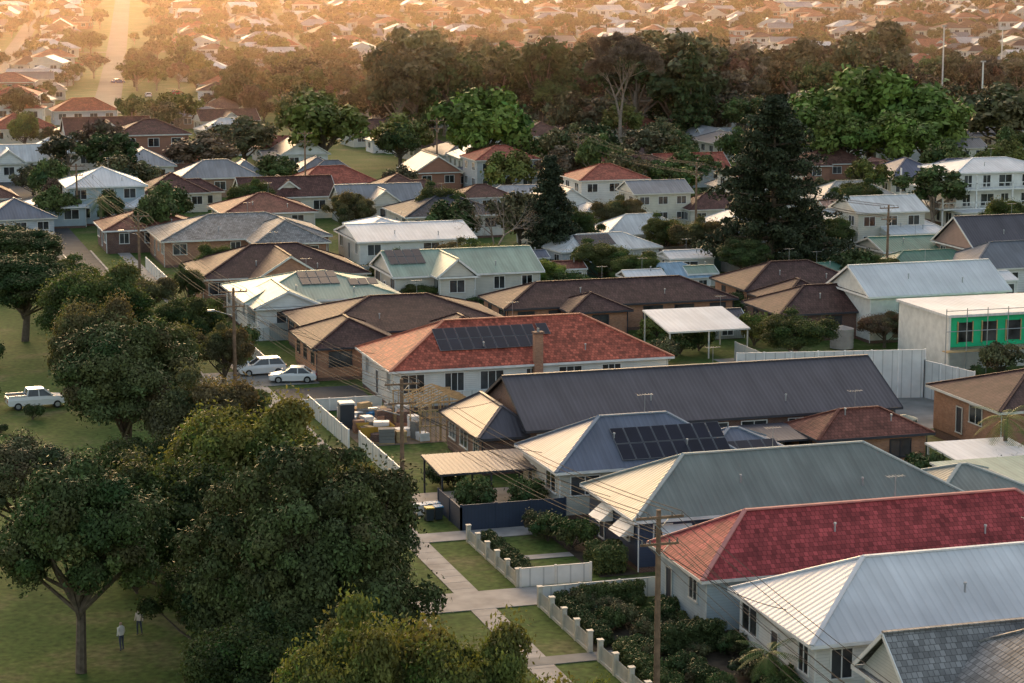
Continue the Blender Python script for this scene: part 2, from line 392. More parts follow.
house('brick_house', [(52, 66, 312, 325, 3.3, 5.6, 'hx')], R['terr'], W['cream'], seed=21)
house('metal_clad_house', [(100.5, 117, 203.2, 213.5, 5.0, 7.6, 'gx')], R['white'], W['render'], seed=22, trim=M['white'], spacing=6)
house('brick_house', [(85.6, 102, 149.8, 162, 4.3, 6.4, 'hx')], R['brown'], W['orange'], seed=23, floor=1.2, trim=M['trim'], spacing=2.6)
house('two_storey_house', [(157.5, 175, 291, 303, 8.2, 9.8, 'hx'), (156, 166, 286, 293, 2.9, 3.1, 'sk')], R['white'], W['white'], seed=24, spacing=2.8, winh=1.7)
house('garden_shed', [(123.5, 135, 246, 255, 3.4, 4.7, 'gx')], R['green'], W['cream'], seed=25, spacing=5)
house('weatherboard_house', [(131, 146, 236.5, 248, 4.4, 8.0, 'gx')], R['dark'], W['pink'], seed=26, trim=M['white'])
house('weatherboard_house', [(138, 156, 226, 236, 3.2, 5.2, 'hx')], R['charcoal'], W['cream'], seed=27)
def canopy(name, x0, x1, y0, y1, z0, z1, rm, tr):
    par = empty(name, ((x0+x1)/2, (y0+y1)/2, 0)); og = tuple(par.location)
    a, b, c, d = MB(), MB(), MB(), MB(); roof(a, b, c, d, 'sk', x0, x1, y0, y1, z0, z1, rm, None, tr, rm)
    ps = MB()
    for x in (x0+.2, (x0+x1)/2, x1-.2):
        for y, z in ((y0+.2, z0), (y1-.2, z1)): ps.box(x-.06, x+.06, y-.06, y+.06, 0, z-.17, tr)
    a.obj('roof', og, par); d.obj('gutters', og, par); ps.obj('posts', og, par); return par
canopy('carport', 40.2, 48.0, 149.2, 154.6, 2.6, 2.9, R['dark'], M['darktrim'])
canopy('carport', 77.5, 86.2, 200.5, 208, 2.9, 4.0, R['white'], M['trim'])
canopy('patio_cover', 75, 84, 134, 141, 2.6, 3.0, R['pale'], M['trim'])
canopy('patio_cover', 78, 85, 141, 147.5, 2.5, 2.9, R['white'], M['trim'])
canopy('patio_cover', 64.5, 71, 152.2, 157.0, 2.7, 3.0, R['dark'], M['darktrim'])
def shed(x, y, w, d, h, rm, wm, rise=.7, typ='gx'):
    house('garden_shed', [(x-w/2, x+w/2, y-d/2, y+d/2, h, h+rise, typ)], rm, wm, seed=int(x+y), over=.15, spacing=3, floor=.1)
shed(82, 176, 3, 3, 2.2, R['pale'], W['cfence']); shed(90, 242, 5, 4, 2.4, R['white'], W['pfence']); shed(84, 252, 4, 4, 2.4, R['terr'], W['cream']); shed(101, 256, 6, 5, 2.6, R['white'], W['cream'])
shed(98, 244, 4, 3.4, 2.3, R['pale'], W['cfence']); shed(112, 240, 5, 5, 2.6, R['green'], W['cfence']); shed(88, 212, 4, 3, 2.3, R['dark'], W['cfence']); shed(126, 226, 7, 5, 2.8, R['white'], W['white'])
shed(122, 272, 8, 6, 3, R['white'], W['render']); shed(108, 276, 6, 5, 2.8, R['terr'], W['orange']); shed(138, 268, 8, 6, 3, R['white'], W['white']); shed(82, 226+36, 5, 4, 2.5, R['blue'], W['cream'])
def tank(x, y, r, h, m):
    b = MB(); b.cyl((x, y, .1), (x, y, h), r, r, m, 20); b.cyl((x, y, h), (x, y, h+.3), r*1.02, r*.15, m, 20)
    for z in np.arange(.4, h, .35): b.cyl((x, y, z), (x, y, z+.05), r+.025, r+.025, m, 20)
    b.obj('water_tank', (x, y, 0))
tankm = plain('tank_green', (.2, .25, .2), .5); tank(82.6, 160, 1.1, 2.0, tankm); tank(97, 202, 1.2, 2.1, M['conc']); tank(80, 246, 1.2, 2, tankm); tank(108, 258, 1.3, 2.1, M['conc'])

par = empty('house_under_construction', (109, 190, 0)); og = (109, 190, 0)
b = MB(); b.box(101, 118, 187, 197, 2.4, 5.4, M['greenwrap']); b.box(100.6, 118.4, 186.4, 197.4, 5.4, 5.65, R['white']); b.obj('upper_walls', og, par)
b = MB(); b.box(101.2, 117.8, 188, 196.8, 0, 2.4, W['render']); b.box(100.8, 100.98, 186.5, 197, 0, 5.38, W['render']); b.obj('lower_walls', og, par)
b = MB()
for i in range(6):
    xx = 102+i*2.6; b.box(xx, xx+1.5, 186.9, 186.96, 2.9, 4.8, M['glass']); b.box(xx-.1, xx, 186.85, 186.98, 2.8, 4.9, M['newwood']); b.box(xx+1.5, xx+1.6, 186.85, 186.98, 2.8, 4.9, M['newwood'])
b.obj('window_openings', og, par)
b = MB()
for i in range(9):
    xx = 100+i*2.2
    b.cyl((xx, 185.6, 0), (xx, 185.6, 6.4), .05, .05, M['steel'], 6)
for z in (2.2, 4.2, 6.2): b.cyl((100, 185.6, z), (118, 185.6, z), .04, .04, M['steel'], 6)
b.box(100, 118, 185.3, 186.3, 2.2, 2.28, M['newwood']); b.obj('scaffold', og, par)

par = empty('timber_balcony', (156, 297, 0)); b = MB()
for z in (2.9, 5.7):
    b.box(154.5, 158, 289.2, 303, z, z+.2, M['white'])
    b.box(154.5, 154.58, 289.2, 303, z+1.05, z+1.15, M['white']); b.box(154.5, 172, 289.1, 289.2, z+1.05, z+1.15, M['white'])
    b.box(158, 172, 289.2, 291.2, z, z+.2, M['white'])
    for i in range(18): b.box(154.5+i, 154.56+i, 289.1, 289.18, z+.2, z+1.05, M['white'])
for y in (289.3, 296, 302.8): b.box(154.5, 154.7, y-.1, y+.1, 0, 8, M['white'])
for x in (160, 166, 172): b.box(x-.1, x+.1, 289.1, 289.3, 0, 8, M['white'])
b.obj('decks', (156, 297, 0), par)

b = MB()
for (x, y, s) in ((48.05, 131.2, 'W'), (48.05, 135.2, 'W'), (50.6, 129.25, 'S')):
    if s == 'W':
        b.face([(x-.02, y-1.1, 3.1), (x-1.0, y-1.1, 2.3), (x-1.0, y+1.1, 2.3), (x-.02, y+1.1, 3.1)], M['white'])
        for yy in (y-1.1, y+1.1): b.face([(x-.02, yy, 3.1), (x-1, yy, 2.3), (x-.02, yy, 2.3)], M['white'])
    else:
        b.face([(x-1.1, y-.02, 3.1), (x+1.1, y-.02, 3.1), (x+1.1, y-1.0, 2.3), (x-1.1, y-1.0, 2.3)], M['white'])
b.obj('window_awnings', o3, p3)

# ------------------------------------------------------------------ ground, roads, paths
gm, nt, bb = base_mat('grass_ground')
tc = N(nt, 'ShaderNodeTexCoord')
n1 = N(nt, 'ShaderNodeTexNoise'); n1.inputs['Scale'].default_value = .16; n1.inputs['Detail'].default_value = 10; n1.inputs['Roughness'].default_value = .65; nt.links.new(tc.outputs['Object'], n1.inputs['Vector'])
cr = N(nt, 'ShaderNodeValToRGB'); cr.color_ramp.elements[0].position = .36; cr.color_ramp.elements[0].color = (.055, .1, .022, 1); cr.color_ramp.elements[1].position = .68; cr.color_ramp.elements[1].color = (.17, .15, .075, 1)
e = cr.color_ramp.elements.new(.52); e.color = (.085, .125, .032, 1)
nt.links.new(n1.outputs['Fac'], cr.inputs[0])
o = noise_vary(nt, cr.outputs[0], 2.2, .6, 1.4, tc.outputs['Object'], 8); nt.links.new(o, bb.inputs['Base Color']); bb.inputs['Roughness'].default_value = .95
bb.inputs['Specular IOR Level'].default_value = .1
M['grass'] = gm
rings = [0, 60, 120, 200, 350, 600]+[600+75*i for i in range(1, 50)]; na = 72
vs = []
for r in rings:
    for i in range(na):
        t = 2*math.pi*i/na; x, y = r*math.sin(t), r*math.cos(t); vs.append((x, y, terr(x, y)))
fs = [((j)*na+i, (j)*na+(i+1) % na, (j+1)*na+(i+1) % na, (j+1)*na+i)[::-1] for j in range(len(rings)-1) for i in range(na)]
me = bpy.data.meshes.new('ground'); me.from_pydata(vs, [], fs); me.materials.append(gm); COL.objects.link(bpy.data.objects.new('ground', me))

def slab(name, x0, x1, y0, y1, z, mat, thick=0):
    b = MB()
    if thick: b.box(x0, x1, y0, y1, z-thick, z, mat)
    else: b.face([(x0, y0, z), (x1, y0, z), (x1, y1, z), (x0, y1, z)], mat)
    return b.obj(name, ((x0+x1)/2, (y0+y1)/2, 0))
slab('road', 24.5, 32, -60, 420, .02, M['asph'])
slab('kerb', 32, 32.25, -60, 302, .13, M['conc'], .12); slab('kerb', 24.25, 24.5, -60, 302, .13, M['conc'], .12)
slab('footpath', 35.4, 37.0, -60, 301, .05, M['conc'], .04)
slab('road', -150, 24.2, 304, 313, .024, M['asph'])
b = MB()
for yy in np.arange(60, 300, 1.5): b.box(35.4, 37.0, yy, yy+.03, .051, .056, M['concd'])
b.obj('footpath_joints')
for yy in range(-40, 300, 12): slab('lane_marking', 28.2, 28.3, yy, yy+3.5, .028, M['white'])
slab('driveway', 32.3, 60, 124.4, 128.2, .06, M['conc'], .04)
slab('driveway', 32.3, 48, 149.6, 154.2, .062, M['conc'], .04)
slab('driveway', 32.3, 45, 140.5, 142.8, .06, M['conc'], .04)
slab('driveway', 32.3, 42, 199, 207, .062, M['concd'], .04)
slab('driveway', 32.3, 60, 113.0, 114.4, .06, M['concd'], .04)
slab('driveway', 37.3, 45.0, 186, 197, .062, M['asph'], .04)
slab('building_site_ground', 39.5, 50, 171, 183, .03, M['dirt'])
slab('garden_bed', 40, 48, 102, 120, .03, M['mulch']); slab('garden_bed', 40.1, 41.4, 129.4, 139.6, .03, M['mulch']); slab('garden_bed', 45.4, 48, 129, 139.6, .034, M['mulch'])
slab('garden_path', 41.4, 45.4, 134.4, 135.4, .05, M['conc'], .03)
slab('backyard_ground', 82, 99, 164, 200, .03, M['concd'])
slab('backyard_ground', 79, 99, 130, 149, .03, M['concd'])
slab('backyard_ground', 56, 80, 172, 182, .03, M['concd'])

def fence(name, x0, y0, x1, y1, h, mat, post=None, zb=.03, th=.05, step=2.4):
    b = MB(); b.beam((x0, y0, zb+h/2), (x1, y1, zb+h/2), th, h, mat)
    L = math.hypot(x1-x0, y1-y0); n = max(1, round(L/step)); pm = post or mat
    for i in range(n+1):
        x, y = x0+(x1-x0)*i/n, y0+(y1-y0)*i/n; b.box(x-.07, x+.07, y-.07, y+.07, 0, zb+h+.08, pm)
    b.beam((x0, y0, zb+h), (x1, y1, zb+h), th+.05, .06, pm)
    b.obj(name, ((x0+x1)/2, (y0+y1)/2, 0))
def picket(name, x, y0, y1, h, mat):
    b = MB(); n = int((y1-y0)/.16)
    for i in range(n): y = y0+i*.16; b.box(x-.012, x+.012, y, y+.085, .08, h-.12, mat)
    for z in (.2, h-.25): b.box(x+.014, x+.05, y0, y1, z, z+.07, mat)
    b.box(x-.1, x+.1, y0, y1, 0, .16, mat)
    k = round((y1-y0)/2.4)
    for i in range(k+1): y = y0+(y1-y0)*i/k; b.box(x-.14, x+.14, y-.14, y+.14, 0, h+.15, mat); b.box(x-.18, x+.18, y-.18, y+.18, h+.15, h+.22, mat)
    b.obj(name, (x, (y0+y1)/2, 0))
creamp = plain('cream_paint', (.62, .57, .48), .6)
picket('picket_fence', 39.7, 128.6, 140, 1.0, creamp)
picket('picket_fence', 39.7, 100, 112.8, 1.1, creamp)
picket('picket_fence', 39.7, 114.6, 124.0, 1.1, creamp)
fence('garden_fence', 39.7, 124.1, 47.5, 124.1, 1.2, W['wfence'], M['trim'])
fence('garden_fence', 39.8, 128.4, 44.5, 128.4, 1.2, W['wfence'], M['trim'])
fence('steel_fence', 40, 142.9, 47.6, 142.9, 1.8, W['nfence']); fence('steel_fence', 40, 142.9, 40, 148.9, 1.6, W['nfence'])
for y, x0, x1, m in ((113.7, 50, 84, 'pfence'), (126, 60, 84, 'cfence'), (141.2, 50, 76, 'pfence'), (155.8, 50, 70, 'cfence'), (182.6, 50, 80, 'wfence'), (198.2, 52, 76, 'pfence'),
                      (223.5, 42, 66, 'cfence'), (243.6, 40, 78, 'pfence'), (263.5, 40, 80, 'cfence'), (99.7, 50, 84, 'cfence'), (235, 96, 130, 'gfence'), (258, 84, 140, 'gfence'), (270, 86, 130, 'pfence')):
    fence('garden_fence', x0, y, x1, y, 1.8, W[m])
for x, y0, y1, m in ((84, 90, 148, 'pfence'), (84, 172, 199, 'cfence'), (94, 218, 260, 'pfence'), (118.5, 200, 250, 'gfence'), (80, 232, 270, 'pfence'), (118, 160, 184, 'pfence')):
    fence('garden_fence', x, y0, x, y1, 1.8, W[m])
fence('panel_wall', 76, 179.6, 93, 176.4, 4.4, W['wfence'], M['white']); fence('panel_wall', 93, 176.4, 94.5, 170, 3.4, W['wfence'], M['white'])
fence('front_wall', 38.4, 171, 38.2, 186, 1.5, W['wfence'], M['white']); fence('front_wall', 38.5, 208, 38.5, 221, 1.2, W['render'], M['white'])
fence('front_wall', 40, 223.8, 47, 223.8, 1.4, W['wfence'], M['white']); fence('front_wall', 37.8, 186.2, 44.8, 186.2, 1.1, W['render'], M['white'])
fence('front_wall', 37, 262, 37, 282, 1.5, W['wfence'], M['white'])
fence('site_fence', 39.2, 157, 39.2, 170.5, 1.4, W['wfence'], M['white'])

# ------------------------------------------------------------------ power poles and wires
def pole(x, y, H, lamp=False):
    par = empty('power_pole', (x, y, 0)); b = MB()
    b.cyl((x, y, 0), (x, y, H), .19, .12, M['wood'], 10); b.obj('pole', (x, y, 0), par)
    b = MB()
    for z, L in ((H-.35, 1.25), (H-1.7, 1.0)):
        b.box(x-L, x+L, y-.22, y-.12, z-.06, z+.06, M['wood'])
        for i in (-1, -.55, .55, 1): b.cyl((x+i*L*.93, y-.17, z+.06), (x+i*L*.93, y-.17, z+.26), .05, .03, M['concd'], 6)
        b.beam((x-.5, y-.17, z-.03), (x, y-.17, z-.6), .03, .03, M['steel'])
        b.beam((x+.5, y-.17, z-.03), (x, y-.17, z-.6), .03, .03, M['steel'])
    b.obj('crossarms', (x, y, 0), par)
    if lamp:
        b = MB(); b.cyl((x, y, H-2.6), (x-1.8, y, H-2.0), .04, .03, M['steel'], 6); b.box(x-2.4, x-1.75, y-.13, y+.13, H-2.08, H-1.92, M['steel']); b.obj('street_light', (x, y, 0), par)
poles = [(37.7, 98.6, 12.4), (36.6, 146, 10.4), (33.6, 196.5, 9.8), (33.6, 262, 9.5), (33.4, 330, 9.5)]
for i, (x, y, H) in enumerate(poles): pole(x, y, H, i in (1, 2, 3))
pole(72, 350, 12); pole(100, 372, 12); pole(37.8, 50, 11); pole(120, 300, 10); pole(121, 240, 10); pole(122, 360, 10)
def wire(p, q, sag=.8, r=.02):
    b = MB(); p, q = Vector(p), Vector(q); n = 14; pts = []
    for i in range(n+1):
        t = i/n; v = p.lerp(q, t); v.z -= 4*sag*t*(1-t); pts.append(v)
    for i in range(n): b.cyl(pts[i], pts[i+1], r, r, M['black'], 4, False)
    return b
def line(allp):
    for (a, c) in zip(allp[:-1], allp[1:]):
        for dz, L in ((-.1, 1.25), (-1.45, 1.0)):
            for i in (-.93, -.5, .5, .93):
                wire((a[0]+i*L, a[1]-.1, a[2]+dz), (c[0]+i*L, c[1]-.1, c[2]+dz), .9).obj('power_line')
line([(37.8, 50, 11)]+poles); line([(121, 240, 10), (120, 300, 10), (122, 360, 10)])
for (a, tgt) in ((poles[0], (48.6, 107, 3.9)), (poles[0], (47.2, 119, 4)), (poles[1], (47.5, 148, 4)), (poles[1], (47.8, 134, 4)), (poles[1], (49, 163, 5)), (poles[2], (45.2, 190, 4.2)), (poles[2], (42, 205, 3.8)), (poles[2], (43, 216, 4))):
    wire((a[0], a[1], a[2]-1.9), tgt, .5).obj('service_wire')

for px, D, yt in ((808, 600, 40), (940, 560, 25), (980, 500, 60), (433, 640, 20), (998, 700, 25)):
    k = (px-512)/2200; x, y = P(k, D); H = 39-D*(yt+38.5)/2200
    b = MB(); z0 = terr(x, y); b.cyl((x, y, z0), (x, y, H), .26, .16, M['white'], 8); b.box(x-.6, x+.6, y-.2, y+.2, H, H+.3, M['steel']); b.obj('lamp_post', (x, y, 0))

# ------------------------------------------------------------------ trees
def quads_to_mesh(name, V, tint, nb, mats):
    n = V.shape[0]; me = bpy.data.meshes.new(name)
    me.vertices.add(n*4); me.vertices.foreach_set('co', V.reshape(-1).astype(np.float32))
    me.loops.add(n*4); me.loops.foreach_set('vertex_index', np.arange(n*4, dtype=np.int32))
    me.polygons.add(n); me.polygons.foreach_set('loop_start', np.arange(0, n*4, 4, dtype=np.int32))
    try: me.polygons.foreach_set('loop_total', np.full(n, 4, dtype=np.int32))
    except Exception: pass
    for m in mats: me.materials.append(m)
    mi = np.ones(n, dtype=np.int32); mi[:nb] = 0; me.polygons.foreach_set('material_index', mi)
    ca = me.color_attributes.new('tint', 'FLOAT_COLOR', 'POINT')
    c = np.ones((n*4, 4), dtype=np.float32); c[:, :3] = np.repeat(tint, 4, axis=0); ca.data.foreach_set('color', c.reshape(-1))
    me.update(calc_edges=True); me.validate(); return me
def tube(p, q, r0, r1, n=6):
    p, q = np.array(p, float), np.array(q, float); d = q-p; d /= np.linalg.norm(d)+1e-9
    up = np.array([0, 0, 1.]) if abs(d[2]) < .95 else np.array([0, 1., 0]); r = np.cross(d, up); r /= np.linalg.norm(r); u = np.cross(r, d)
    t = np.arange(n+1)*2*np.pi/n; ring = np.cos(t)[:, None]*r+np.sin(t)[:, None]*u
    A = p+ring*r0; B = q+ring*r1
    return np.stack([A[1:], A[:-1], B[:-1], B[1:]], axis=1)
def leaves(rng, C, Rr, n, leaf, outward=1.0, flat=1.0, tintc=None, aspect=.55):
    m = len(C); idx = rng.choice(m, n, p=Rr**2/np.sum(Rr**2))
    d = rng.normal(size=(n, 3)); d /= np.linalg.norm(d, axis=1)[:, None]
    lowmask = (d[:, 2] < -.2) & (rng.random(n) < .6); d[lowmask, 2] *= -1
    rad = Rr[idx]*(1.1-.5*rng.random(n)**1.6)
    pos = C[idx]+d*rad[:, None]*np.array([1, 1, flat])
    nr = d*outward+rng.normal(size=(n, 3))*.6; nr /= np.linalg.norm(nr, axis=1)[:, None]
    t = np.cross(nr, rng.normal(size=(n, 3))); t /= np.linalg.norm(t, axis=1)[:, None]; b = np.cross(nr, t)
    s = leaf*(.55+.9*rng.random(n))[:, None]
    V = np.stack([pos-t*s, pos-b*s*aspect, pos+t*s, pos+b*s*aspect], axis=1)
    tc = (tintc if tintc is not None else np.ones((m, 3)))[idx]*(.65+.7*rng.random((n, 1)))
    return V, tc
def broadleaf(name, seed, H=1.0, R=.5, cb=.25, nclump=60, n=16000, leaf=.03, bark='bark', cr=.2, mat='leaf', spread=1.0, low=-.55):
    rng = np.random.default_rng(seed)
    zc = (cb*H+H)/2; rz = (H-cb*H)/2
    Cs = []
    for i in range(nclump):
        d = rng.normal(size=3); d /= np.linalg.norm(d)
        if d[2] < low: d[2] = -d[2]*.5
        rr = (.45+.55*rng.random()**.5)
        lob = 1+.2*math.sin(3*math.atan2(d[1], d[0])+seed)+.12*math.sin(5*math.atan2(d[1], d[0])+seed*2.3)
        k = 1-cr*.8
        Cs.append([d[0]*R*rr*k*lob*spread, d[1]*R*rr*k*lob*spread, zc+d[2]*rz*rr*k*(1+.1*rng.normal())])
    C = np.array(Cs); Rr = R*cr*(.55+.9*rng.random(nclump))
    tint = (.65+.7*rng.random((nclump, 1)))*np.array([[1, 1, 1]])+rng.normal(size=(nclump, 3))*np.array([.1, .05, .04])
    tint = np.clip(tint, .35, 1.7)
    V, tc = leaves(rng, C, Rr, n, leaf, tintc=tint, flat=.8)
    ns = n//9; V2, t2 = leaves(rng, C, Rr*1.4, ns, leaf, tintc=tint); V = np.concatenate([V, V2]); tc = np.concatenate([tc, t2])
    bk = [tube((0, 0, 0), (rng.normal()*.02*H, rng.normal()*.02*H, zc*.8), R*.07, R*.045, 8)]
    for i in rng.choice(nclump, min(nclump, 16), replace=False):
        st = np.array([0, 0, (cb*H)*.8+rng.random()*(zc-cb*H)*.6]); mid = st*.4+C[i]*.6+np.array([0, 0, -.04*H])
        bk += [tube(st, mid, R*.03, R*.02, 5), tube(mid, C[i], R*.02, R*.008, 5)]
    bk = np.concatenate(bk)
    return quads_to_mesh(name, np.concatenate([bk, V]), np.concatenate([np.ones((len(bk), 3)), tc]), len(bk), [M[bark], M[mat]])
def conifer(name, seed, H, R, n, leaf, tiers=22, droop=-.1, power=.75, cl=.13):
    rng = np.random.default_rng(seed); C = []; bk = [tube((0, 0, 0), (0, 0, H*.97), R*.07, R*.01, 8)]
    for i in range(tiers):
        t = i/(tiers-1); z = H*(.1+.87*t); r = R*(1-t)**power*(.7+.45*rng.random())+.04*R
        nb = int(5+6*(1-t))
        for j in range(nb):
            a = rng.random()*6.283; rr = r*(.6+.55*rng.random())
            tip = np.array([math.cos(a)*rr, math.sin(a)*rr, z+droop*rr]); bk.append(tube((0, 0, z), tip, R*.018, R*.006, 4))
            for s in (.35, .6, .85, 1.0): C.append(np.array([0, 0, z])*(1-s)+tip*s+rng.normal(size=3)*.03*R)
    C = np.array(C); Rr = np.full(len(C), R*cl)*(.6+.8*rng.random(len(C)))
    tint = np.clip(.6+.6*rng.random((len(C), 1))*np.ones((1, 3)), .3, 1.6)
    V, tc = leaves(rng, C, Rr, n, leaf, flat=.6, tintc=tint); bk = np.concatenate(bk)
    return quads_to_mesh(name, np.concatenate([bk, V]), np.concatenate([np.ones((len(bk), 3)), tc]), len(bk), [M['bark'], M['leaf']])
def baretree(name, seed, H, R, twigs=0, leaf=.05):
    rng = np.random.default_rng(seed); bk = []; tips = []
    def grow(p, d, L, r, lv):
        q = p+d*L; bk.append(tube(p, q, r, r*.68, 5 if lv < 3 else 3))
        if lv >= 6: tips.append(q); return
        for i in range(3 if lv in (1, 2, 4) else 2):
            nd = d+rng.normal(size=3)*.42+np.array([0, 0, .08]); nd /= np.linalg.norm(nd); grow(q, nd, L*(.66+.2*rng.random()), r*.62, lv+1)
    grow(np.zeros(3), np.array([0, 0, 1.]), H*.25, H*.018, 0)
    bk = np.concatenate(bk)
    C = np.array(tips); V, tc = leaves(rng, C, np.full(len(C), H*.03), twigs, leaf, aspect=.25)
    return quads_to_mesh(name, np.concatenate([bk, V]), np.concatenate([np.ones((len(bk), 3)), tc]), len(bk), [M['barkpale'], M['leaf']])
def place(name, me, x, y, s=1, sz=None, rot=None, color=(.05, .08, .025), z=None, parent=None):
    o = bpy.data.objects.new(name, me); COL.objects.link(o); o.location = (x, y, terr(x, y) if z is None else z)
    o.scale = (s, s, sz if sz else s); o.rotation_euler = (0, 0, random.random()*6.28 if rot is None else rot); o.color = tuple(color)+(1,)
    if parent: o.parent = parent
    return o
DG = (.065, .088, .032); MG = (.092, .118, .04); YG = (.17, .178, .048); OL = (.13, .12, .058); BR = (.17, .12, .078); BG = (.16, .22, .05)
big = broadleaf('fig_crown', 1, 14.2, 7.0, .0, 300, 210000, .125, cr=.13, low=-.75)
nearA = broadleaf('nearA', 2, 12, 5.0, .3, 110, 90000, .125, cr=.17)
nearB = broadleaf('nearB', 3, 11, 5.5, .12, 120, 95000, .125, cr=.17, mat='leaf2')
nearC = broadleaf('nearC', 5, 10, 4.8, .1, 80, 76000, .12, cr=.19, mat='leaf2')
place('fig_tree', big, *P(-.092, 111.5), s=.9, sz=.985, color=(.078, .092, .034), rot=.4)
for nm, me, px, D, H, Rr, c, h0, r0 in (
    ('street_tree', nearA, 63, 117.5, 12, 4.7, (.085, .108, .038), 12, 5.0), ('street_tree', nearB, 255, 104, 7.5, 4.0, DG, 11, 5.5),
    ('street_tree', nearB, 170, 128, 9.8, 5.0, DG, 11, 5.5), ('street_tree', nearB, 238, 137, 11.6, 5.6, (.15, .158, .045), 11, 5.5),
    ('street_tree', nearC, 305, 130, 10.6, 4.6, (.12, .135, .04), 10, 4.8), ('street_tree', nearA, 8, 140, 8.4, 4.0, OL, 12, 5.0),
    ('street_tree', nearA, 116, 163, 12.3, 5.6, (.095, .11, .042), 12, 5), ('street_tree', nearC, 196, 158, 10.2, 4.6, OL, 10, 4.8),
    ('street_tree', nearB, 88, 188, 10.4, 4.4, OL, 11, 5.5), ('street_tree', nearC, 378, 93, 12.1, 4.0, (.145, .155, .045), 10, 4.8), ('street_tree', nearB, 328, 89, 11.2, 3.4, (.13, .145, .042), 11, 5.5),
    ('street_tree', nearB, 462, 90, 11.2, 3.6, (.12, .135, .04), 11, 5.5), ('street_tree', nearC, 530, 89, 10.6, 3.0, (.15, .16, .046), 10, 4.8), ('street_tree', nearC, 580, 87, 9.9, 2.6, (.13, .14, .042), 10, 4.8),
    ('street_tree', nearB, 90, 214, 9.6, 5.6, MG, 11, 5.5), ('street_tree', nearA, 18, 226, 9.2, 6.0, DG, 12, 5), ('street_tree', nearC, 150, 193, 8.0, 4.2, MG, 10, 4.8),
    ('street_tree', nearB, 182, 212, 6.8, 3.6, DG, 11, 5.5), ('street_tree', nearC, 218, 200, 6.5, 2.6, OL, 10, 4.8),
    ('street_tree', nearA, 10, 268, 7.0, 6, DG, 12, 5), ('street_tree', nearC, 60, 245, 6.5, 4.5, MG, 10, 4.8), ('street_tree', nearB, 130, 150, 6.5, 4.0, DG, 11, 5.5),
    ('street_tree', nearB, 205, 118, 6.5, 3.6, DG, 11, 5.5), ('street_tree', nearC, 150, 138, 8, 4.2, OL, 10, 4.8), ('street_tree', nearC, 130, 235, 6.5, 4, OL, 10, 4.8),
    ('garden_tree', nearC, 800, 214, 5.2, 3.7, DG, 10, 4.8), ('garden_tree', nearC, 600, 268, 5.6, 4.0, MG, 10, 4.8), ('garden_tree', nearB, 545, 258, 4.2, 3.0, BG, 11, 5.5),
    ('garden_tree', nearB, 640, 262, 4.6, 3.2, MG, 11, 5.5), ('garden_tree', nearA, 745, 268, 5.5, 3.4, DG, 12, 5), ('garden_tree', nearC, 890, 222, 4.0, 2.6, BR, 10, 4.8),
    ('garden_tree', nearC, 185, 248, 5.2, 1.9, DG, 10, 4.8), ('garden_tree', nearB, 215, 262, 5.5, 3.0, MG, 11, 5.5), ('garden_tree', nearC, 395, 262, 5.0, 2.8, DG, 10, 4.8),
    ('garden_tree', nearC, 460, 268, 5.6, 3.2, OL, 10, 4.8), ('garden_tree', nearC, 420, 247, 3.4, 2.4, MG, 10, 4.8), ('garden_tree', nearB, 1010, 300, 7, 4.0, MG, 11, 5.5),
    ('garden_tree', nearC, 480, 262, 6.5, 3.4, MG, 10, 4.8), ('garden_tree', nearB, 570, 290, 7, 4, DG, 11, 5.5), ('garden_tree', nearC, 700, 285, 6.5, 3.4, OL, 10, 4.8), ('garden_tree', nearB, 830, 285, 6.5, 3.8, DG, 11, 5.5),
    ('garden_tree', nearC, 440, 320, 7.5, 4, DG, 10, 4.8), ('garden_tree', nearB, 350, 315, 6.5, 3.5, OL, 11, 5.5), ('garden_tree', nearC, 250, 335, 6.5, 3.5, MG, 10, 4.8),
    ('garden_tree', nearC, 665, 292, 6, 3, MG, 10, 4.8), ('garden_tree', nearC, 620, 312, 6.5, 3.6, OL, 10, 4.8), ('garden_tree', nearC, 880, 262, 4.5, 3, MG, 10, 4.8), ('garden_tree', nearC, 860, 330, 7, 4, DG, 10, 4.8)):
    o = place(nm, me, *P((px-512)/2200, D), s=Rr/r0, sz=H/h0, color=c)

midA = [broadleaf('midA%d' % i, 20+i, 10, 5.2, .12, 50, 6500, .36, cr=.23, mat='leaf3') for i in range(3)]
midG = [broadleaf('midG%d' % i, 30+i, 13, 5.2, .22, 40, 5200, .36, cr=.2, bark='barkpale', mat='leaf3', spread=1.1) for i in range(3)]
con1 = conifer('con1', 41, 14, 4.8, 30000, .18); con2 = conifer('con2', 42, 22.5, 8.6, 52000, .22, tiers=19, droop=.15, power=.6, cl=.11); con3 = conifer('con3', 43, 16, 4, 6000, .4, tiers=14)
bare1 = baretree('bare1', 51, 12, 4, 1500, .08); bare2 = baretree('bare2', 52, 28, 10, 30000, .28)
place('conifer_tree', con1, 87.9, 270.5, color=(.042, .055, .03)); place('pine_tree', con2, 111.8, 253.5, color=(.05, .062, .032))
place('bare_tree', bare1, *P((495-512)/2200, 276), color=(.18, .12, .08)); place('bare_tree', bare2, *P((620-512)/2200, 455), color=(.18, .125, .085))
place('bare_tree', bare2, *P((735-512)/2200, 560), s=.7, color=(.16, .12, .08))
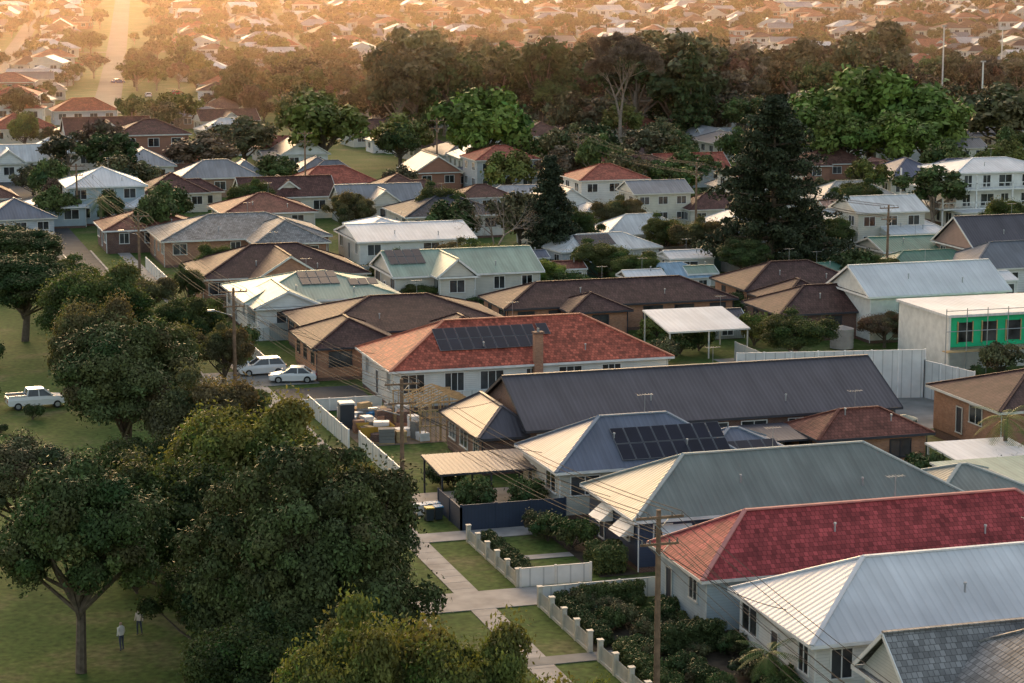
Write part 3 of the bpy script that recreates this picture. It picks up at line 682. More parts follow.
for px, D, H, Rr, c in ((487, 400, 16.5, 9, BG), (322, 420, 14.8, 9.4, (.17, .19, .05)), (400, 430, 9.5, 6, YG), (400, 425, 8, 4, DG), (815, 415, 15, 9.5, BG), (870, 418, 19.5, 12, BG), (925, 412, 15.5, 9.5, (.14, .19, .045)), (845, 405, 12, 7, (.13, .18, .045)), (900, 402, 12, 8, BG),
                        (690, 480, 15, 5, DG), (1000, 450, 14, 10, OL), (205, 405, 7.8, 6.5, BR), (245, 430, 9, 7, OL), (150, 300, 7.5, 3, MG), (52, 325, 6, 3.2, MG), (108, 322, 6.0, 2.2, DG),
                        (165, 322, 7, 3.5, MG), (450, 300, 7, 4, DG), (520, 300, 8, 4, OL), (735, 240, 3, 2, DG), (860, 262, 5, 3, DG), (560, 395, 9, 6, MG), (600, 405, 8, 5, DG), (680, 370, 5, 4, BG)):
    me = random.choice(midA); place('garden_tree', me, *P((px-512)/2200, D), s=Rr/5.2, sz=H/10, color=c)
place('conifer_tree', con3, *P((690-512)/2200, 470), s=1.3, sz=1.35, color=DG); place('conifer_tree', con3, *P((663-512)/2200, 500), s=1.1, sz=1.1, color=DG)

shrub = broadleaf('shrub_mesh', 61, 1.6, 1.0, .0, 30, 5200, .07, cr=.3)
def hedge(x0, x1, y0, y1, h, c=DG):
    rng = np.random.default_rng(int(x0*7+y0)); n = int((x1-x0)*(y1-y0)*1400+(x1-x0+y1-y0)*h*1400)
    nx = int(max(2, (x1-x0)/.5)); ny = int(max(2, (y1-y0)/.5)); C = np.array([[x0+(i+.5)*(x1-x0)/nx, y0+(j+.5)*(y1-y0)/ny, z] for i in range(nx) for j in range(ny) for z in np.arange(.25, h-.1, .4)])
    cx, cy = (x0+x1)/2, (y0+y1)/2; C -= np.array([cx, cy, 0]); C += rng.normal(size=C.shape)*.07
    V, tc = leaves(rng, C, np.full(len(C), .33), min(n, 20000), .065)
    me = quads_to_mesh('hedge', V, tc, 0, [M['bark'], M['leaf']]); place('hedge', me, cx, cy, rot=0, color=c)
hedge(40.3, 41.2, 129.5, 139.3, .9); hedge(45.2, 47.4, 129.3, 131.8, 1.9, MG); hedge(40.3, 41.3, 103, 112.5, 1.3, MG); hedge(40.4, 41.3, 115, 123.6, 1.1)
hedge(43.5, 47.2, 112.2, 113.4, 1.6); hedge(42, 46.0, 122.4, 123.5, 1.4, MG); hedge(43, 44, 103, 108, 1.2)
rs = random.Random(5)
for i in range(46):
    x, y = rs.uniform(41, 47.6), rs.uniform(101, 123)
    place('shrub', shrub, x, y, s=rs.uniform(.5, 1.15), sz=rs.uniform(.5, 1.1), color=rs.choice([DG, MG, OL, (.08, .1, .035)]))
for x0, x1, y0, y1, n in ((41, 47, 156, 158, 4), (44, 46, 133, 141, 3), (66, 84, 171, 181, 12), (52, 80, 198.5, 206, 14), (65, 94, 229, 238, 20), (78, 95, 240, 262, 24), (79, 96, 205, 217, 10),
                          (60, 92, 262, 272, 20), (58, 84, 124.5, 128, 7), (62, 84, 141, 143, 6), (33, 39, 208, 260, 14), (96, 120, 164, 184, 12), (112, 132, 215, 262, 24), (90, 130, 262, 300, 40), (64, 84, 113.3, 114, 4), (41, 47, 144, 148, 3), (10, 22, 100, 300, 18)):
    for i in range(n):
        s = rs.uniform(.6, 1.9); place('shrub', shrub, rs.uniform(x0, x1), rs.uniform(y0, y1), s=s, sz=s*rs.uniform(.8, 1.3), color=rs.choice([DG, MG, OL, YG, MG]))

# ------------------------------------------------------------------ generic suburb houses (single mesh each, shared)
def gen(name, secs, tile, solar=None):
    rf = MB()
    rm = R['anytile'] if tile else R['anymetal']
    for si, (x0, x1, y0, y1, ze, zr, typ) in enumerate(secs):
        e = .015*si; roof(rf, rf, rf, rf, typ, x0, x1, y0, y1, ze+e, zr+e, rm, W['any'], M['trim'], rm)
        a0, a1, b0, b1 = x0+.5+e, x1-.5-e, y0+.5+e, y1-.5-e; rf.box(a0, a1, b0, b1, 0, ze-.14, W['any'])
        for st in range(1 if ze < 5 else 2):
            z = ze-1.3-2.8*st
            for side, c, lo, hi in (('W', a0, b0, b1), ('S', b0, a0, a1), ('E', a1, b0, b1), ('N', b1, a0, a1)):
                n = max(1, int((hi-lo)/3.6)); stp = (hi-lo)/n
                for i in range(n): window(rf, side, c, lo+stp*(i+.5), z, min(1.8, stp*.5), 1.3, M['white'], 1)
    if solar: solar_on(rf, 'hx', *secs[0][:6], *solar)
    me = rf.obj(name); m = me.data; bpy.data.objects.remove(me); return m
G = []
for t in (0, 1):
    G.append(gen('suburban_house_a%d' % t, [(-8, 8, -5.5, 5.5, 3.2, 5.9, 'hx')], t))
    G.append(gen('suburban_house_b%d' % t, [(-7, 7, -5, 5, 3.2, 5.7, 'hx'), (-8.5, -2, -7.5, 2, 3.1, 5.3, 'hy')], t))
    G.append(gen('suburban_house_c%d' % t, [(-8, 7, -4.8, 4.8, 3.3, 5.9, 'gx'), (-4, 2.5, -7, 3, 3.2, 5.5, 'gy')], t))
    G.append(gen('suburban_house_d%d' % t, [(-6, 6, -6.5, 6.5, 3.3, 6.2, 'hy'), (-2, 9, -3.5, 4, 3.1, 5.0, 'hx')], t))
G.append(gen('suburban_house_e', [(-6.5, 6.5, -5.5, 5.5, 6.0, 8.2, 'hx'), (-9, -1, -7, 2, 3.2, 4.6, 'hx')], 1))
G.append(gen('suburban_house_f', [(-9, 9, -5, 5, 3.2, 5.2, 'hx')], 0, solar=(-5, 1.5, 6, 2)))
G.append(gen('suburban_house_g', [(-5, 5, -6.5, 6.5, 3.3, 6.3, 'gy'), (4, 8, -4, 3, 2.8, 3.6, 'gx')], 0))
G.append(gen('suburban_house_h', [(-6, 6, -5, 5, 6.0, 7.9, 'gx'), (5, 9.5, -4.5, 3, 3, 4.2, 'hx')], 0))
TILES = [G[4], G[5], G[6], G[7], G[8]]; METALS = [G[0], G[1], G[2], G[3], G[9], G[10], G[11]]
RC = [(.6, .6, .58), (.62, .6, .57), (.32, .33, .34), (.2, .2, .21), (.09, .09, .1), (.3, .095, .06), (.36, .12, .075), (.11, .055, .045), (.16, .08, .06), (.15, .07, .06), (.18, .22, .27), (.42, .42, .42), (.33, .11, .07), (.09, .05, .045)]
RCM = [(.55, .55, .53), (.3, .3, .31), (.16, .16, .17), (.09, .09, .1), (.28, .09, .06), (.34, .12, .075), (.11, .055, .045), (.16, .08, .06), (.09, .05, .045), (.15, .07, .06), (.13, .15, .19)]
occ = []
def ok(x, y, r):
    for (a, b, c) in occ:
        if (a-x)**2+(b-y)**2 < (r+c)**2: return False
    return True
def gh(x, y, rot, col=None, s=1, sz=None):
    col = col or random.choice(RCM)
    tile = col[0] > col[2]*1.3
    me = random.choice(TILES if tile else METALS)
    occ.append((x, y, 8.5)); return place('suburban_house', me, x, y, s=s, sz=sz or s, rot=rot, color=col)
for o in [o for o in bpy.data.objects if o.type == 'EMPTY' and o.name.split('.')[0] in ('brick_house', 'weatherboard_house', 'two_storey_house', 'garden_shed')]: occ.append((o.location.x, o.location.y, 9))
REDR = (.36, .1, .065); BRN = (.12, .055, .045); GRY = (.25, .25, .26); WHT = (.64, .64, .62)
for px, D, c, r, s in ((640, 300, WHT, 0, .8), (600, 283, WHT, .1, .8), (700, 296, (.5, .22, .12), 0, .6), (672, 262, (.28, .4, .5), 0, .55), (560, 330, GRY, 0, .9), (605, 345, REDR, 0, .9), (520, 345, (.3, .31, .33), 0, .8),
                    (715, 330, BRN, 0, .8), (820, 300, WHT, .1, .9), (880, 300, WHT, 0, .9), (905, 370, (.1, .11, .16), 0, 1), (960, 372, (.1, .11, .16), 0, 1), (850, 340, (.4, .38, .34), 0, .9), (690, 390, REDR, 0, .9), (575, 400, REDR, 0, .9),
                    (640, 385, BRN, .2, .9), (760, 350, BRN, 0, .9), (500, 380, REDR, 0, .9), (430, 385, (.1, .11, .13), 0, .9), (330, 365, REDR, .1, .9), (215, 372, GRY, 0, 1), (110, 455, (.14, .06, .045), 0, 1.2), (85, 540, (.42, .11, .06), 0, 1),
                    (280, 340, BRN, 0, 1), (150, 420, BRN, 0, 1.1), (60, 420, WHT, 0, 1), (10, 400, WHT, 0, 1), (380, 335, GRY, 0, .9), (1010, 265, (.15, .16, .18), 0, .9), (770, 300, (.2, .2, .2), 0, .9), (15, 480, REDR, 0, 1), (930, 266, (.1, .2, .14), 0, .8),
                    (735, 312, WHT, 1.57, .7), (560, 306, BRN, 0, .7), (655, 330, GRY, 0, .8), (590, 320, (.5, .5, .5), 1.57, .7), (480, 330, BRN, 0, .7), (170, 350, BRN, 0, .9), (860, 320, (.5, .3, .22), 0, .8), (1000, 340, WHT, 0, .9)):
    x, y = P((px-512)/2200, D)
    gh(x, y, r+math.pi/2*random.choice([0, 2]), c, s, s*1.05)
def near_roadL(x, y, w):
    if y < 480: return False
    xr = 68.3+(y-594)*.134; return abs(x-xr) < w
houses_far = 0
for sx in range(-200, 420, 60):
    for j in range(16):
        for s in (-1, 1):
            x = 28+sx+s*15+random.uniform(-3, 3); y = 322+j*15.5+random.uniform(-3, 3); D = math.hypot(x, y)
            if D > 560 or D < 325: continue
            b = math.atan2(x, y)
            if not (math.radians(-2) < b < math.radians(37)): continue
            if near_roadL(x, y, 16) or not ok(x, y, 6): continue
            if random.random() < .9: gh(x, y, random.choice([0, math.pi, math.pi/2])+random.uniform(-.12, .12), s=random.uniform(.78, .98)); houses_far += 1
ang = math.atan(.134); ca, sa = math.cos(ang), math.sin(ang)
for i in range(-12, 18):
    for j in range(0, 62):
        for s in (-1, 1):
            u = i*54+s*15+random.uniform(-4, 4); v = j*15.0+random.uniform(-3, 3)
            x = 68.3+u*ca+v*sa; y = 470-u*sa+v*ca
            D = math.hypot(x, y); b = math.degrees(math.atan2(x, y))
            if D < 555 or D > 1350 or not (0 < b < 34): continue
            if near_roadL(x, y, 9): continue
            k = math.tan(math.radians(b-17))
            dens = .95
            if k > -.12 and D < 740: dens = .45 if k < .12 else .6
            if random.random() > dens or not ok(x, y, 5): continue
            c = random.choice(RC if k > -.12 else RC+[WHT, (.6, .6, .6), REDR])
            o = place('suburban_house', random.choice(TILES if c[0] > c[2]*1.3 else METALS), x, y, s=random.uniform(.8, 1.1), rot=ang*-1+random.choice([0, math.pi/2, math.pi])+random.uniform(-.25, .25), color=c)
            houses_far += 1
def strip(name, pts, w, mat, zo=.12, n=60):
    b = MB(); P2 = []
    for (p, q) in zip(pts[:-1], pts[1:]):
        for i in range(n): t = i/n; P2.append((p[0]+(q[0]-p[0])*t, p[1]+(q[1]-p[1])*t))
    P2.append(pts[-1])
    for p, q in zip(P2[:-1], P2[1:]):
        d = Vector((q[0]-p[0], q[1]-p[1])).normalized(); nx, ny = d.y*w/2, -d.x*w/2
        b.face([(p[0]+nx, p[1]+ny, terr(*p)+zo), (q[0]+nx, q[1]+ny, terr(*q)+zo), (q[0]-nx, q[1]-ny, terr(*q)+zo), (p[0]-nx, p[1]-ny, terr(*p)+zo)], mat)
    b.obj(name)
greyroad = plain('worn_asphalt', (.1, .095, .09), .9, 0, .2, .1)
strip('road', [(68.3-16, 480), (68.3, 594), (150, 1204), (230, 1800)], 7.5, greyroad, .26)
for i in range(-12, 18):
    if i == 0: continue
    u = i*54; strip('road', [(68.3+u*ca, 480-u*sa), (68.3+u*ca+1050*sa, 480-u*sa+1050*ca)], 6.5, greyroad, .24, 60)
for v in (110, 380, 640):
    strip('road', [(68.3-700*ca+v*sa, 470+700*sa+v*ca), (68.3+1200*ca+v*sa, 470-1200*sa+v*ca)], 8, greyroad, .28+.00005*v, 60)

# distant trees
dt = empty('distant_trees', (0, 0, 0))
def rt(x, y, hmin, hmax, cols, meshes=None, wide=1.0):
    me = random.choice(meshes or (midA+midG)); H = random.uniform(hmin, hmax); s = H/11*random.uniform(.85, 1.35)*wide
    c = np.array(random.choice(cols))*random.uniform(.75, 1.25)
    place('tree', me, x, y, s=s, sz=H/11, color=tuple(c), parent=dt)
cols_all = [DG, MG, OL, OL, (.15, .16, .045), BR, MG, (.1, .09, .05)]
cols_br = [OL, OL, BR, (.13, .1, .06), DG, MG, (.11, .1, .05), (.07, .085, .035), MG]
rr = random.Random(11)
cnt = 0
while cnt < 1450:
    D = math.sqrt(rr.uniform(320**2, 1400**2)); k = rr.uniform(-.3, .3)
    x, y = P(k, D)
    if near_roadL(x, y, 5.5): continue
    if k > -.13 and 470 < D < 760: continue
    if not ok(x, y, 1.5): continue
    if k < -.1 and rr.random() < .2: continue
    if D > 860: rt(x, y, 4, 8.5, cols_all)
    else: rt(x, y, 4.5, 9.5, cols_all)
    cnt += 1
cnt = 0
while cnt < 400:
    k = rr.uniform(-.13, .3); D = rr.uniform(470, 770); x, y = P(k, D)
    if near_roadL(x, y, 10) or not ok(x, y, 4): continue
    if k > .12 and rr.random() < .4: continue
    rt(x, y, 6, 14 if D < 640 else 9, cols_br, wide=.95); cnt += 1
for i in range(30):
    k = rr.uniform(-.06, .17); D = rr.uniform(480, 590); x, y = P(k, D); rt(x, y, 14, 21, [OL, BR, OL, DG], midG)
for i in range(26):
    x, y = rr.uniform(-60, 4), rr.uniform(215, 420); rt(x, y, 6, 11, cols_all)

# ------------------------------------------------------------------ vehicles
def car(name, x, y, rot, col, kind='suv'):
    par = empty(name, (x, y, .02+terr(x, y)), rot)
    pm = plain('car_paint_%s' % col[0], col[1], .25, 0, .03, 1, spec=.6)
    b = MB()
    if kind == 'suv': prof = [(-2.3, .45, .85, .82), (-2.2, .3, 1.0, .88), (-1.0, .25, 1.05, .92), (0, .25, 1.05, .93), (1.3, .25, 1.02, .92), (2.15, .3, .9, .86), (2.32, .45, .7, .78)]
    elif kind == 'ute': prof = [(-2.6, .5, 1.1, .9), (-2.5, .4, 1.15, .92), (-.6, .35, 1.15, .93), (.9, .35, 1.12, .93), (2.4, .4, .98, .88), (2.6, .5, .75, .8)]
    else: prof = [(-2.2, .4, .8, .8), (-2.0, .28, .92, .85), (0, .22, .95, .88), (1.1, .22, .93, .88), (2.1, .28, .78, .82), (2.25, .4, .62, .74)]
    for p, q in zip(prof[:-1], prof[1:]):
        for s in (-1, 1):
            A = [(p[0], s*p[3], p[1]), (q[0], s*q[3], q[1]), (q[0], s*q[3], q[2]*.75), (p[0], s*p[3], p[2]*.75)]
            B = [(p[0], s*p[3], p[2]*.75), (q[0], s*q[3], q[2]*.75), (q[0], s*q[3]*.9, q[2]), (p[0], s*p[3]*.9, p[2])]
            for F in (A, B): b.face(F if s < 0 else F[::-1], pm)
        b.face([(p[0], -p[3]*.9, p[2]), (q[0], -q[3]*.9, q[2]), (q[0], q[3]*.9, q[2]), (p[0], p[3]*.9, p[2])], pm)
        b.face([(p[0], p[3], p[1]), (q[0], q[3], q[1]), (q[0], -q[3], q[1]), (p[0], -p[3], p[1])], M['black'])
    for e, s in ((prof[0], 1), (prof[-1], -1)):
        F = [(e[0], -e[3], e[1]), (e[0], -e[3], e[2]*.75), (e[0], -e[3]*.9, e[2]), (e[0], e[3]*.9, e[2]), (e[0], e[3], e[2]*.75), (e[0], e[3], e[1])]; b.face(F if s > 0 else F[::-1], pm)
    b.obj('body', (0, 0, 0), par)
    zb = 1.0 if kind == 'suv' else (1.13 if kind == 'ute' else .92)
    if kind == 'suv': lo, hi, zt = (-2.15, 1.1), (-1.7, .2), 1.58
    elif kind == 'ute': lo, hi, zt = (-.9, 1.35), (-.75, .6), 1.72
    else: lo, hi, zt = (-1.7, 1.0), (-1.0, .2), 1.42
    g = MB(); w0, w1 = .8, .64
    c0 = [(lo[0], -w0, zb), (lo[1], -w0, zb), (lo[1], w0, zb), (lo[0], w0, zb)]; c1 = [(hi[0], -w1, zt), (hi[1], -w1, zt), (hi[1], w1, zt), (hi[0], w1, zt)]
    for i in range(4): j = (i+1) % 4; g.face([c0[i], c0[j], c1[j], c1[i]], M['glass'])
    g.obj('windows', (0, 0, 0), par)
    g = MB(); g.box(hi[0]-.05, hi[1]+.03, -w1-.02, w1+.02, zt-.03, zt+.05, pm)
    for i in range(4): g.beam(c0[i], c1[i], .1, .09, pm)
    for s in (-1, 1):
        xm = (lo[0]+lo[1])/2-.1; g.beam((xm, s*(w0+.01), zb), (xm, s*(w1+.01), zt), .09, .06, pm)
        g.box(1.0 if kind != 'ute' else 1.2, 1.15 if kind != 'ute' else 1.35, s*.95-.08, s*.95+.08, zb+.05, zb+.2, pm)
    g.obj('roof', (0, 0, 0), par)
    g = MB()
    for xx in (prof[0][0]+.85, prof[-1][0]-.9):
        for s in (-1, 1):
            y0, y1 = s*.72, s*.95; g.cyl((xx, y0, .33), (xx, y1, .33), .34, .34, M['black'], 18); g.cyl((xx, y1, .33), (xx, y1+s*.015, .33), .2, .2, M['steel'], 12)
    g.obj('wheels', (0, 0, 0), par)
    g = MB(); tail = plain('tail_light', (.4, .02, .02), .3)
    for s in (-1, 1):
        g.box(prof[-1][0]-.08, prof[-1][0]+.02, s*.62-.14, s*.62+.14, .62, .76, M['steel']); g.box(prof[0][0]-.03, prof[0][0]+.04, s*.68-.1, s*.68+.1, .7, .95, tail)
    g.box(prof[-1][0]-.02, prof[-1][0]+.03, -.4, .4, .4, .6, M['black']); g.obj('lights', (0, 0, 0), par)
    if kind == 'ute':
        g = MB(); g.box(-2.5, -1.0, -.75, .75, 1.16, 1.19, M['black'])
        for s in (-.82, .82): g.box(-2.55, -.95, s-.05, s+.05, 1.15, 1.3, pm)
        g.obj('tray', (0, 0, 0), par)
WH = ('white', (.75, .75, .74)); SL = ('silver', (.4, .41, .42)); RD = ('red', (.35, .03, .03)); BK = ('black', (.02, .02, .025)); BL = ('blue', (.05, .1, .25))
car('parked_car', 37.6, 205.2, math.pi+.06, WH, 'suv'); car('parked_car', 39.8, 200.6, math.pi-.25, WH, 'sedan'); car('parked_ute', 15.6, 195.4, .1, WH, 'ute')
car('parked_car', 31.0, 232, math.pi/2, SL, 'sedan'); car('parked_car', 20, 309, 0, WH, 'sedan'); car('parked_car', 30.9, 90, math.pi/2, BK, 'sedan')
for px, D, c in ((60, 500, WH), (75, 515, WH), (150, 640, WH), (178, 650, RD), (640, 240, WH), (905, 210, SL), (120, 700, BL), (98, 900, WH), (130, 560, WH)):
    x, y = P((px-512)/2200, D); car('parked_car', x, y, random.uniform(0, 3), c, random.choice(['suv', 'sedan']))

# ------------------------------------------------------------------ building-site clutter, bins, toilet
tb = plain('dark_plastic', (.04, .05, .06), .5)
b = MB(); par = empty('portable_toilet', (39.9, 178.5, 0))
b.box(39.3, 40.5, 177.9, 179.1, .1, 2.2, tb); b.box(39.24, 40.56, 177.84, 179.16, 2.2, 2.34, plain('light_plastic', (.5, .52, .52), .5)); b.box(39.26, 39.3, 178.1, 178.9, .2, 2.05, M['concd']); b.obj('cabin', (39.9, 178.5, 0), par)
def pallet(x, y, w, d, h, m, name='brick_pallet'):
    b = MB()
    for i in range(3): b.box(x-w/2, x+w/2, y-d/2+i*d*.4, y-d/2+i*d*.4+.1, 0.03, .12, M['newwood'])
    r = random.Random(int(x*31+y)); nz = max(1, int(h/.25)); z = .13
    for i in range(nz):
        j = r.uniform(-.03, .03); b.box(x-w/2+j, x+w/2+j, y-d/2-j, y+d/2-j, z, z+h/nz-.02, m); z += h/nz
    o = b.obj(name, (x, y, 0)); o.rotation_euler = (0, 0, r.uniform(-.5, .5))
r = random.Random(3)
CL = [W['orange'], M['white'], M['conc'], M['newwood'], W['brown'], M['white'], M['concd'], M['bluebin'], M['newwood']]
for i in range(48):
    pallet(r.uniform(40.4, 45), r.uniform(171.5, 183), r.uniform(.5, 1.4), r.uniform(.5, 1.3), r.uniform(.3, 1.5), r.choice(CL), 'building_material_stack')
for i in range(30):
    pallet(r.uniform(94, 100.5), r.uniform(166, 186), r.uniform(.6, 1.8), r.uniform(.5, 1.6), r.uniform(.3, 1.2), r.choice(CL), 'building_material_stack')
for i in range(18):
    pallet(r.uniform(79, 84), r.uniform(131, 147), r.uniform(.5, 1.2), r.uniform(.5, 1.2), r.uniform(.3, .9), r.choice(CL), 'backyard_crate')
par = empty('timber_frame', (47, 176, 0)); b = MB()
for x in (44.5, 46.2, 47.9, 49.5):
    for y in (171.4, 174.6, 177.5, 180.5): b.box(x-.05, x+.05, y-.05, y+.05, 0, 2.7, M['newwood'])
for y in (171.4, 174.6, 177.5, 180.5):
    for z in (1.3, 2.6): b.box(44.4, 49.6, y-.045, y+.045, z, z+.1, M['newwood'])
for y in (171.4, 180.5):
    for i in range(12): xx = 44.5+i*.45; b.box(xx-.03, xx+.03, y-.04, y+.04, .05, 2.6, M['newwood'])
for i in range(8): yy = 171.6+i*.8; b.beam((44.4, yy, 2.75), (47, yy, 3.7), .05, .1, M['newwood']); b.beam((47, yy, 3.7), (49.6, yy, 2.75), .05, .1, M['newwood'])
b.obj('frame', (47, 176, 0), par)
b = MB(); sk = plain('skip_paint', (.5, .3, .05), .6)
b.face([(40.3, 173.2, .15), (42.3, 173.2, .15), (42.8, 173.0, 1.2), (39.9, 173.0, 1.2)], sk); b.face([(42.3, 174.8, .15), (40.3, 174.8, .15), (39.9, 175, 1.2), (42.8, 175, 1.2)], sk)
b.face([(40.3, 174.8, .15), (40.3, 173.2, .15), (39.9, 173.0, 1.2), (39.9, 175, 1.2)], sk); b.face([(42.3, 173.2, .15), (42.3, 174.8, .15), (42.8, 175, 1.2), (42.8, 173.0, 1.2)], sk); b.box(40.2, 42.5, 173.2, 174.8, .15, .95, M['dirt']); b.obj('skip_bin', (41.3, 174, 0))
def bin_(x, y, lid):
    b = MB(); par = empty('wheelie_bin', (x, y, 0)); b.face([(x-.25, y-.3, .08), (x+.25, y-.3, .08), (x+.3, y-.36, .95), (x-.3, y-.36, .95)], tb); b.face([(x+.25, y-.3, .08), (x+.25, y+.25, .08), (x+.3, y+.3, .95), (x+.3, y-.36, .95)], tb)
    b.face([(x-.25, y+.25, .08), (x-.25, y-.3, .08), (x-.3, y-.36, .95), (x-.3, y+.3, .95)], tb); b.face([(x+.25, y+.25, .08), (x-.25, y+.25, .08), (x-.3, y+.3, .95), (x+.3, y+.3, .95)], tb)
    b.box(x-.32, x+.32, y-.38, y+.33, .95, 1.03, lid); b.cyl((x-.28, y+.25, .1), (x+.28, y+.25, .1), .1, .1, M['black'], 8); b.obj('bin', (x, y, 0), par)
bin_(39.3, 146.5, M['bluebin']); bin_(38.6, 146.3, plain('yellow_plastic', (.5, .35, .03), .5)); bin_(63, 127.3, M['bluebin'])
for (x, y) in ((38.4, 148.2), (39.4, 148.4)):
    b = MB(); b.box(x-.5, x+.5, y-.35, y+.35, .05, .75, M['white']); b.box(x-.53, x+.53, y-.38, y+.38, .75, .8, M['bluebin']); b.obj('storage_crate', (x, y, 0))

def palm(x, y, H, R_, c=(.1, .14, .035), nf=16):
    rng = np.random.default_rng(int(x)); q = [tube((x*0, 0, 0), (0, 0, H), .22, .15, 8)]; qs = []
    for i in range(nf):
        a = i*2.4; el = .9-1.5*(i/nf); p = np.array([0, 0, H]); d = np.array([math.cos(a)*math.cos(el), math.sin(a)*math.cos(el), math.sin(el)]); side = np.array([-math.sin(a), math.cos(a), 0])
        for s in range(9):
            d = d+np.array([0, 0, -.13]); d /= np.linalg.norm(d); p2 = p+d*R_/8; w = R_*.2*math.sin(math.pi*(s+1)/10)
            for sg in (-1, 1):
                for h in (0, .5): p0 = p+(p2-p)*h; tip = p0+side*sg*w+d*w*.7-np.array([0, 0, w*.35]); e = d*.07; qs.append(np.array([p0, p0+e, tip+e*.3, tip]))
            p = p2
    V = np.array(qs); bk = q[0]
    me = quads_to_mesh('palm', np.concatenate([bk, V]), np.concatenate([np.ones((len(bk), 3)), np.full((len(V), 3), 1.)*(.8+.4*rng.random((len(V), 1)))]), len(bk), [M['bark'], M['leaf']])
    place('palm_tree', me, x, y, rot=0, color=c)
palm(84.3, 146.5, 4.6, 2.6, (.17, .2, .045)); palm(86, 144, 3.2, 2.2); palm(*P((155-512)/2200, 330), 5.5, 2.6); palm(46.4, 104.6, 2.4, 1.8); palm(34.8, 312, 6, 2.6)

# ------------------------------------------------------------------ people under the tree
def person(x, y, rot, shirt, H=1.7):
    me = bpy.data.meshes.new('person'); k = H/1.7
    v = [(0, 0, .92), (0, 0, 1.15), (0, 0, 1.4), (0, 0.01, 1.5), (0, .02, 1.6), (0, .02, 1.68), (.18, 0, 1.38), (.24, .02, 1.12), (.25, .12, .9), (-.18, 0, 1.38), (-.25, -.03, 1.12), (-.27, .03, .87),
         (.1, 0, .86), (.11, .04, .48), (.12, -.02, .08), (.12, .12, .04), (-.1, 0, .86), (-.12, -.04, .48), (-.12, -.12, .08), (-.12, .02, .04)]
    e = [(0, 1), (1, 2), (2, 3), (3, 4), (4, 5), (2, 6), (6, 7), (7, 8), (2, 9), (9, 10), (10, 11), (0, 12), (12, 13), (13, 14), (14, 15), (0, 16), (16, 17), (17, 18), (18, 19)]
    rd = [.15, .14, .16, .06, .1, .08, .07, .05, .035, .07, .05, .035, .095, .065, .045, .045, .095, .065, .045, .045]
    me.from_pydata([tuple(c*k for c in p) for p in v], e, []); o = bpy.data.objects.new('person', me); COL.objects.link(o); o.location = (x, y, 0); o.rotation_euler = (0, 0, rot)
    o.modifiers.new('skin', 'SKIN'); sd = o.modifiers.new('sub', 'SUBSURF'); sd.levels = 2; sd.render_levels = 2
    for i, s in enumerate(me.skin_vertices[0].data): s.radius = (rd[i]*k, rd[i]*k*.8); s.use_root = (i == 0)
    m, nt, bb = base_mat('clothed_person'); tc = N(nt, 'ShaderNodeTexCoord'); sp = N(nt, 'ShaderNodeSeparateXYZ'); nt.links.new(tc.outputs['Object'], sp.inputs[0])
    cr = N(nt, 'ShaderNodeValToRGB'); cr.color_ramp.interpolation = 'CONSTANT'; els = [(0, (.03, .03, .03)), (.05, (.05, .06, .1)), (.53, shirt), (.86, (.5, .32, .24)), (.95, (.06, .04, .03))]
    while len(cr.color_ramp.elements) < 5: cr.color_ramp.elements.new(.5)
    for el, (p, c) in zip(cr.color_ramp.elements, els): el.position = p; el.color = c+(1,)
    nt.links.new(mathn(nt, 'DIVIDE', sp.outputs[2], 1.75*k), cr.inputs[0]); nt.links.new(cr.outputs[0], bb.inputs['Base Color']); me.materials.append(m)
person(*P((106-512)/2200, 121.5), .5, (.7, .68, .65)); person(*P((125-512)/2200, 124.5), 2.5, (.6, .5, .45), 1.6)

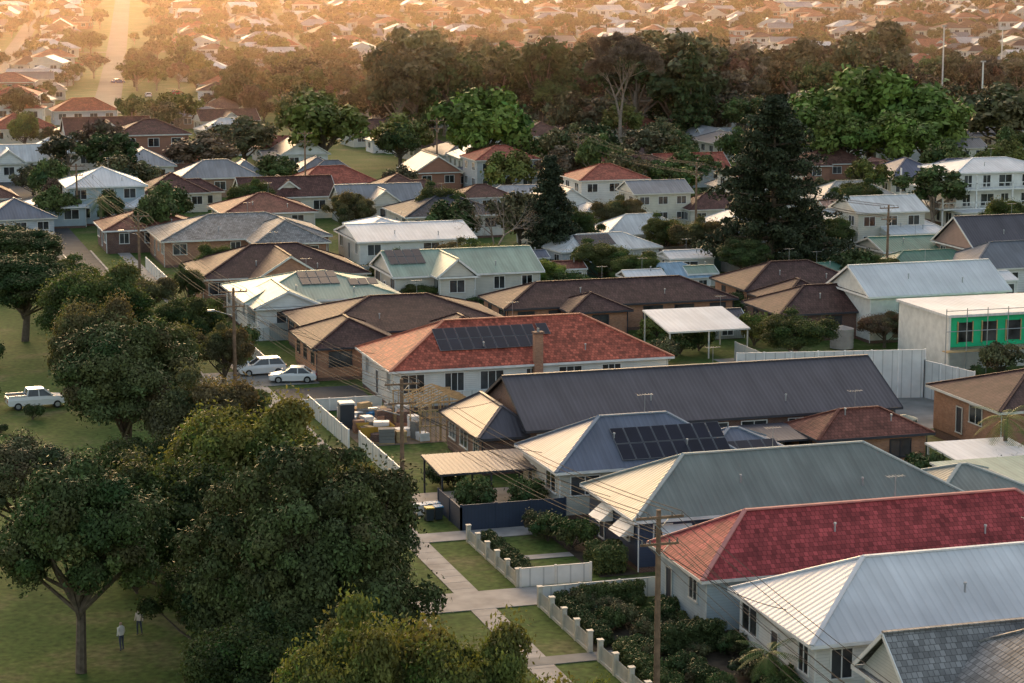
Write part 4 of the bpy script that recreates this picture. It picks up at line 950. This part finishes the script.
# ------------------------------------------------------------------ haze, sky, sun, camera
SUN_EL = 13.0; SUN_AZ = 4.0
hz = MB(); hm = bpy.data.materials.new('haze_air'); hm.use_nodes = True; nt = hm.node_tree; nt.nodes.clear()
vs_ = N(nt, 'ShaderNodeVolumeScatter'); vs_.inputs['Density'].default_value = .00022; vs_.inputs['Anisotropy'].default_value = .88; vs_.inputs['Color'].default_value = (1, .7, .56, 1)
out = N(nt, 'ShaderNodeOutputMaterial'); nt.links.new(vs_.outputs[0], out.inputs['Volume'])
hz.box(-500, 1300, 400, 2200, -2, 110, hm); hz.obj('haze')

w = bpy.data.worlds.new('World'); SC.world = w; w.use_nodes = True; nt = w.node_tree; bg = nt.nodes['Background']
sky = nt.nodes.new('ShaderNodeTexSky'); sky.sky_type = 'NISHITA'; sky.sun_disc = False
sky.sun_elevation = math.radians(SUN_EL); sky.sun_rotation = math.radians(SUN_AZ); sky.dust_density = 3.0; sky.air_density = 1.0; sky.ozone_density = .6
tn = nt.nodes.new('ShaderNodeVectorMath'); tn.operation = 'MULTIPLY'; tn.inputs[1].default_value = (1.14, 1.0, .88)
nt.links.new(sky.outputs[0], tn.inputs[0]); nt.links.new(tn.outputs[0], bg.inputs[0]); bg.inputs[1].default_value = .36
sl = bpy.data.lights.new('sun', 'SUN'); sl.energy = .6; sl.angle = math.radians(10); sl.color = (1, .72, .5)
so = bpy.data.objects.new('sun', sl); COL.objects.link(so)
az, el = math.radians(SUN_AZ), math.radians(SUN_EL)
so.rotation_euler = Vector((math.sin(az)*math.cos(el), math.cos(az)*math.cos(el), math.sin(el))).to_track_quat('Z', 'Y').to_euler()
cam = bpy.data.cameras.new('camera'); cam.sensor_width = 36; cam.lens = 2200/1024*36; cam.clip_end = 8000; cam.clip_start = .5
co = bpy.data.objects.new('camera', cam); COL.objects.link(co); co.location = (0, 0, 39); co.rotation_euler = (math.radians(90-9.8), 0, -HEAD)
SC.camera = co
SC.view_settings.view_transform = 'Standard'; SC.view_settings.look = 'None'; SC.view_settings.exposure = 0; SC.view_settings.gamma = 1
print('objects', len(bpy.data.objects), 'far houses', houses_far)
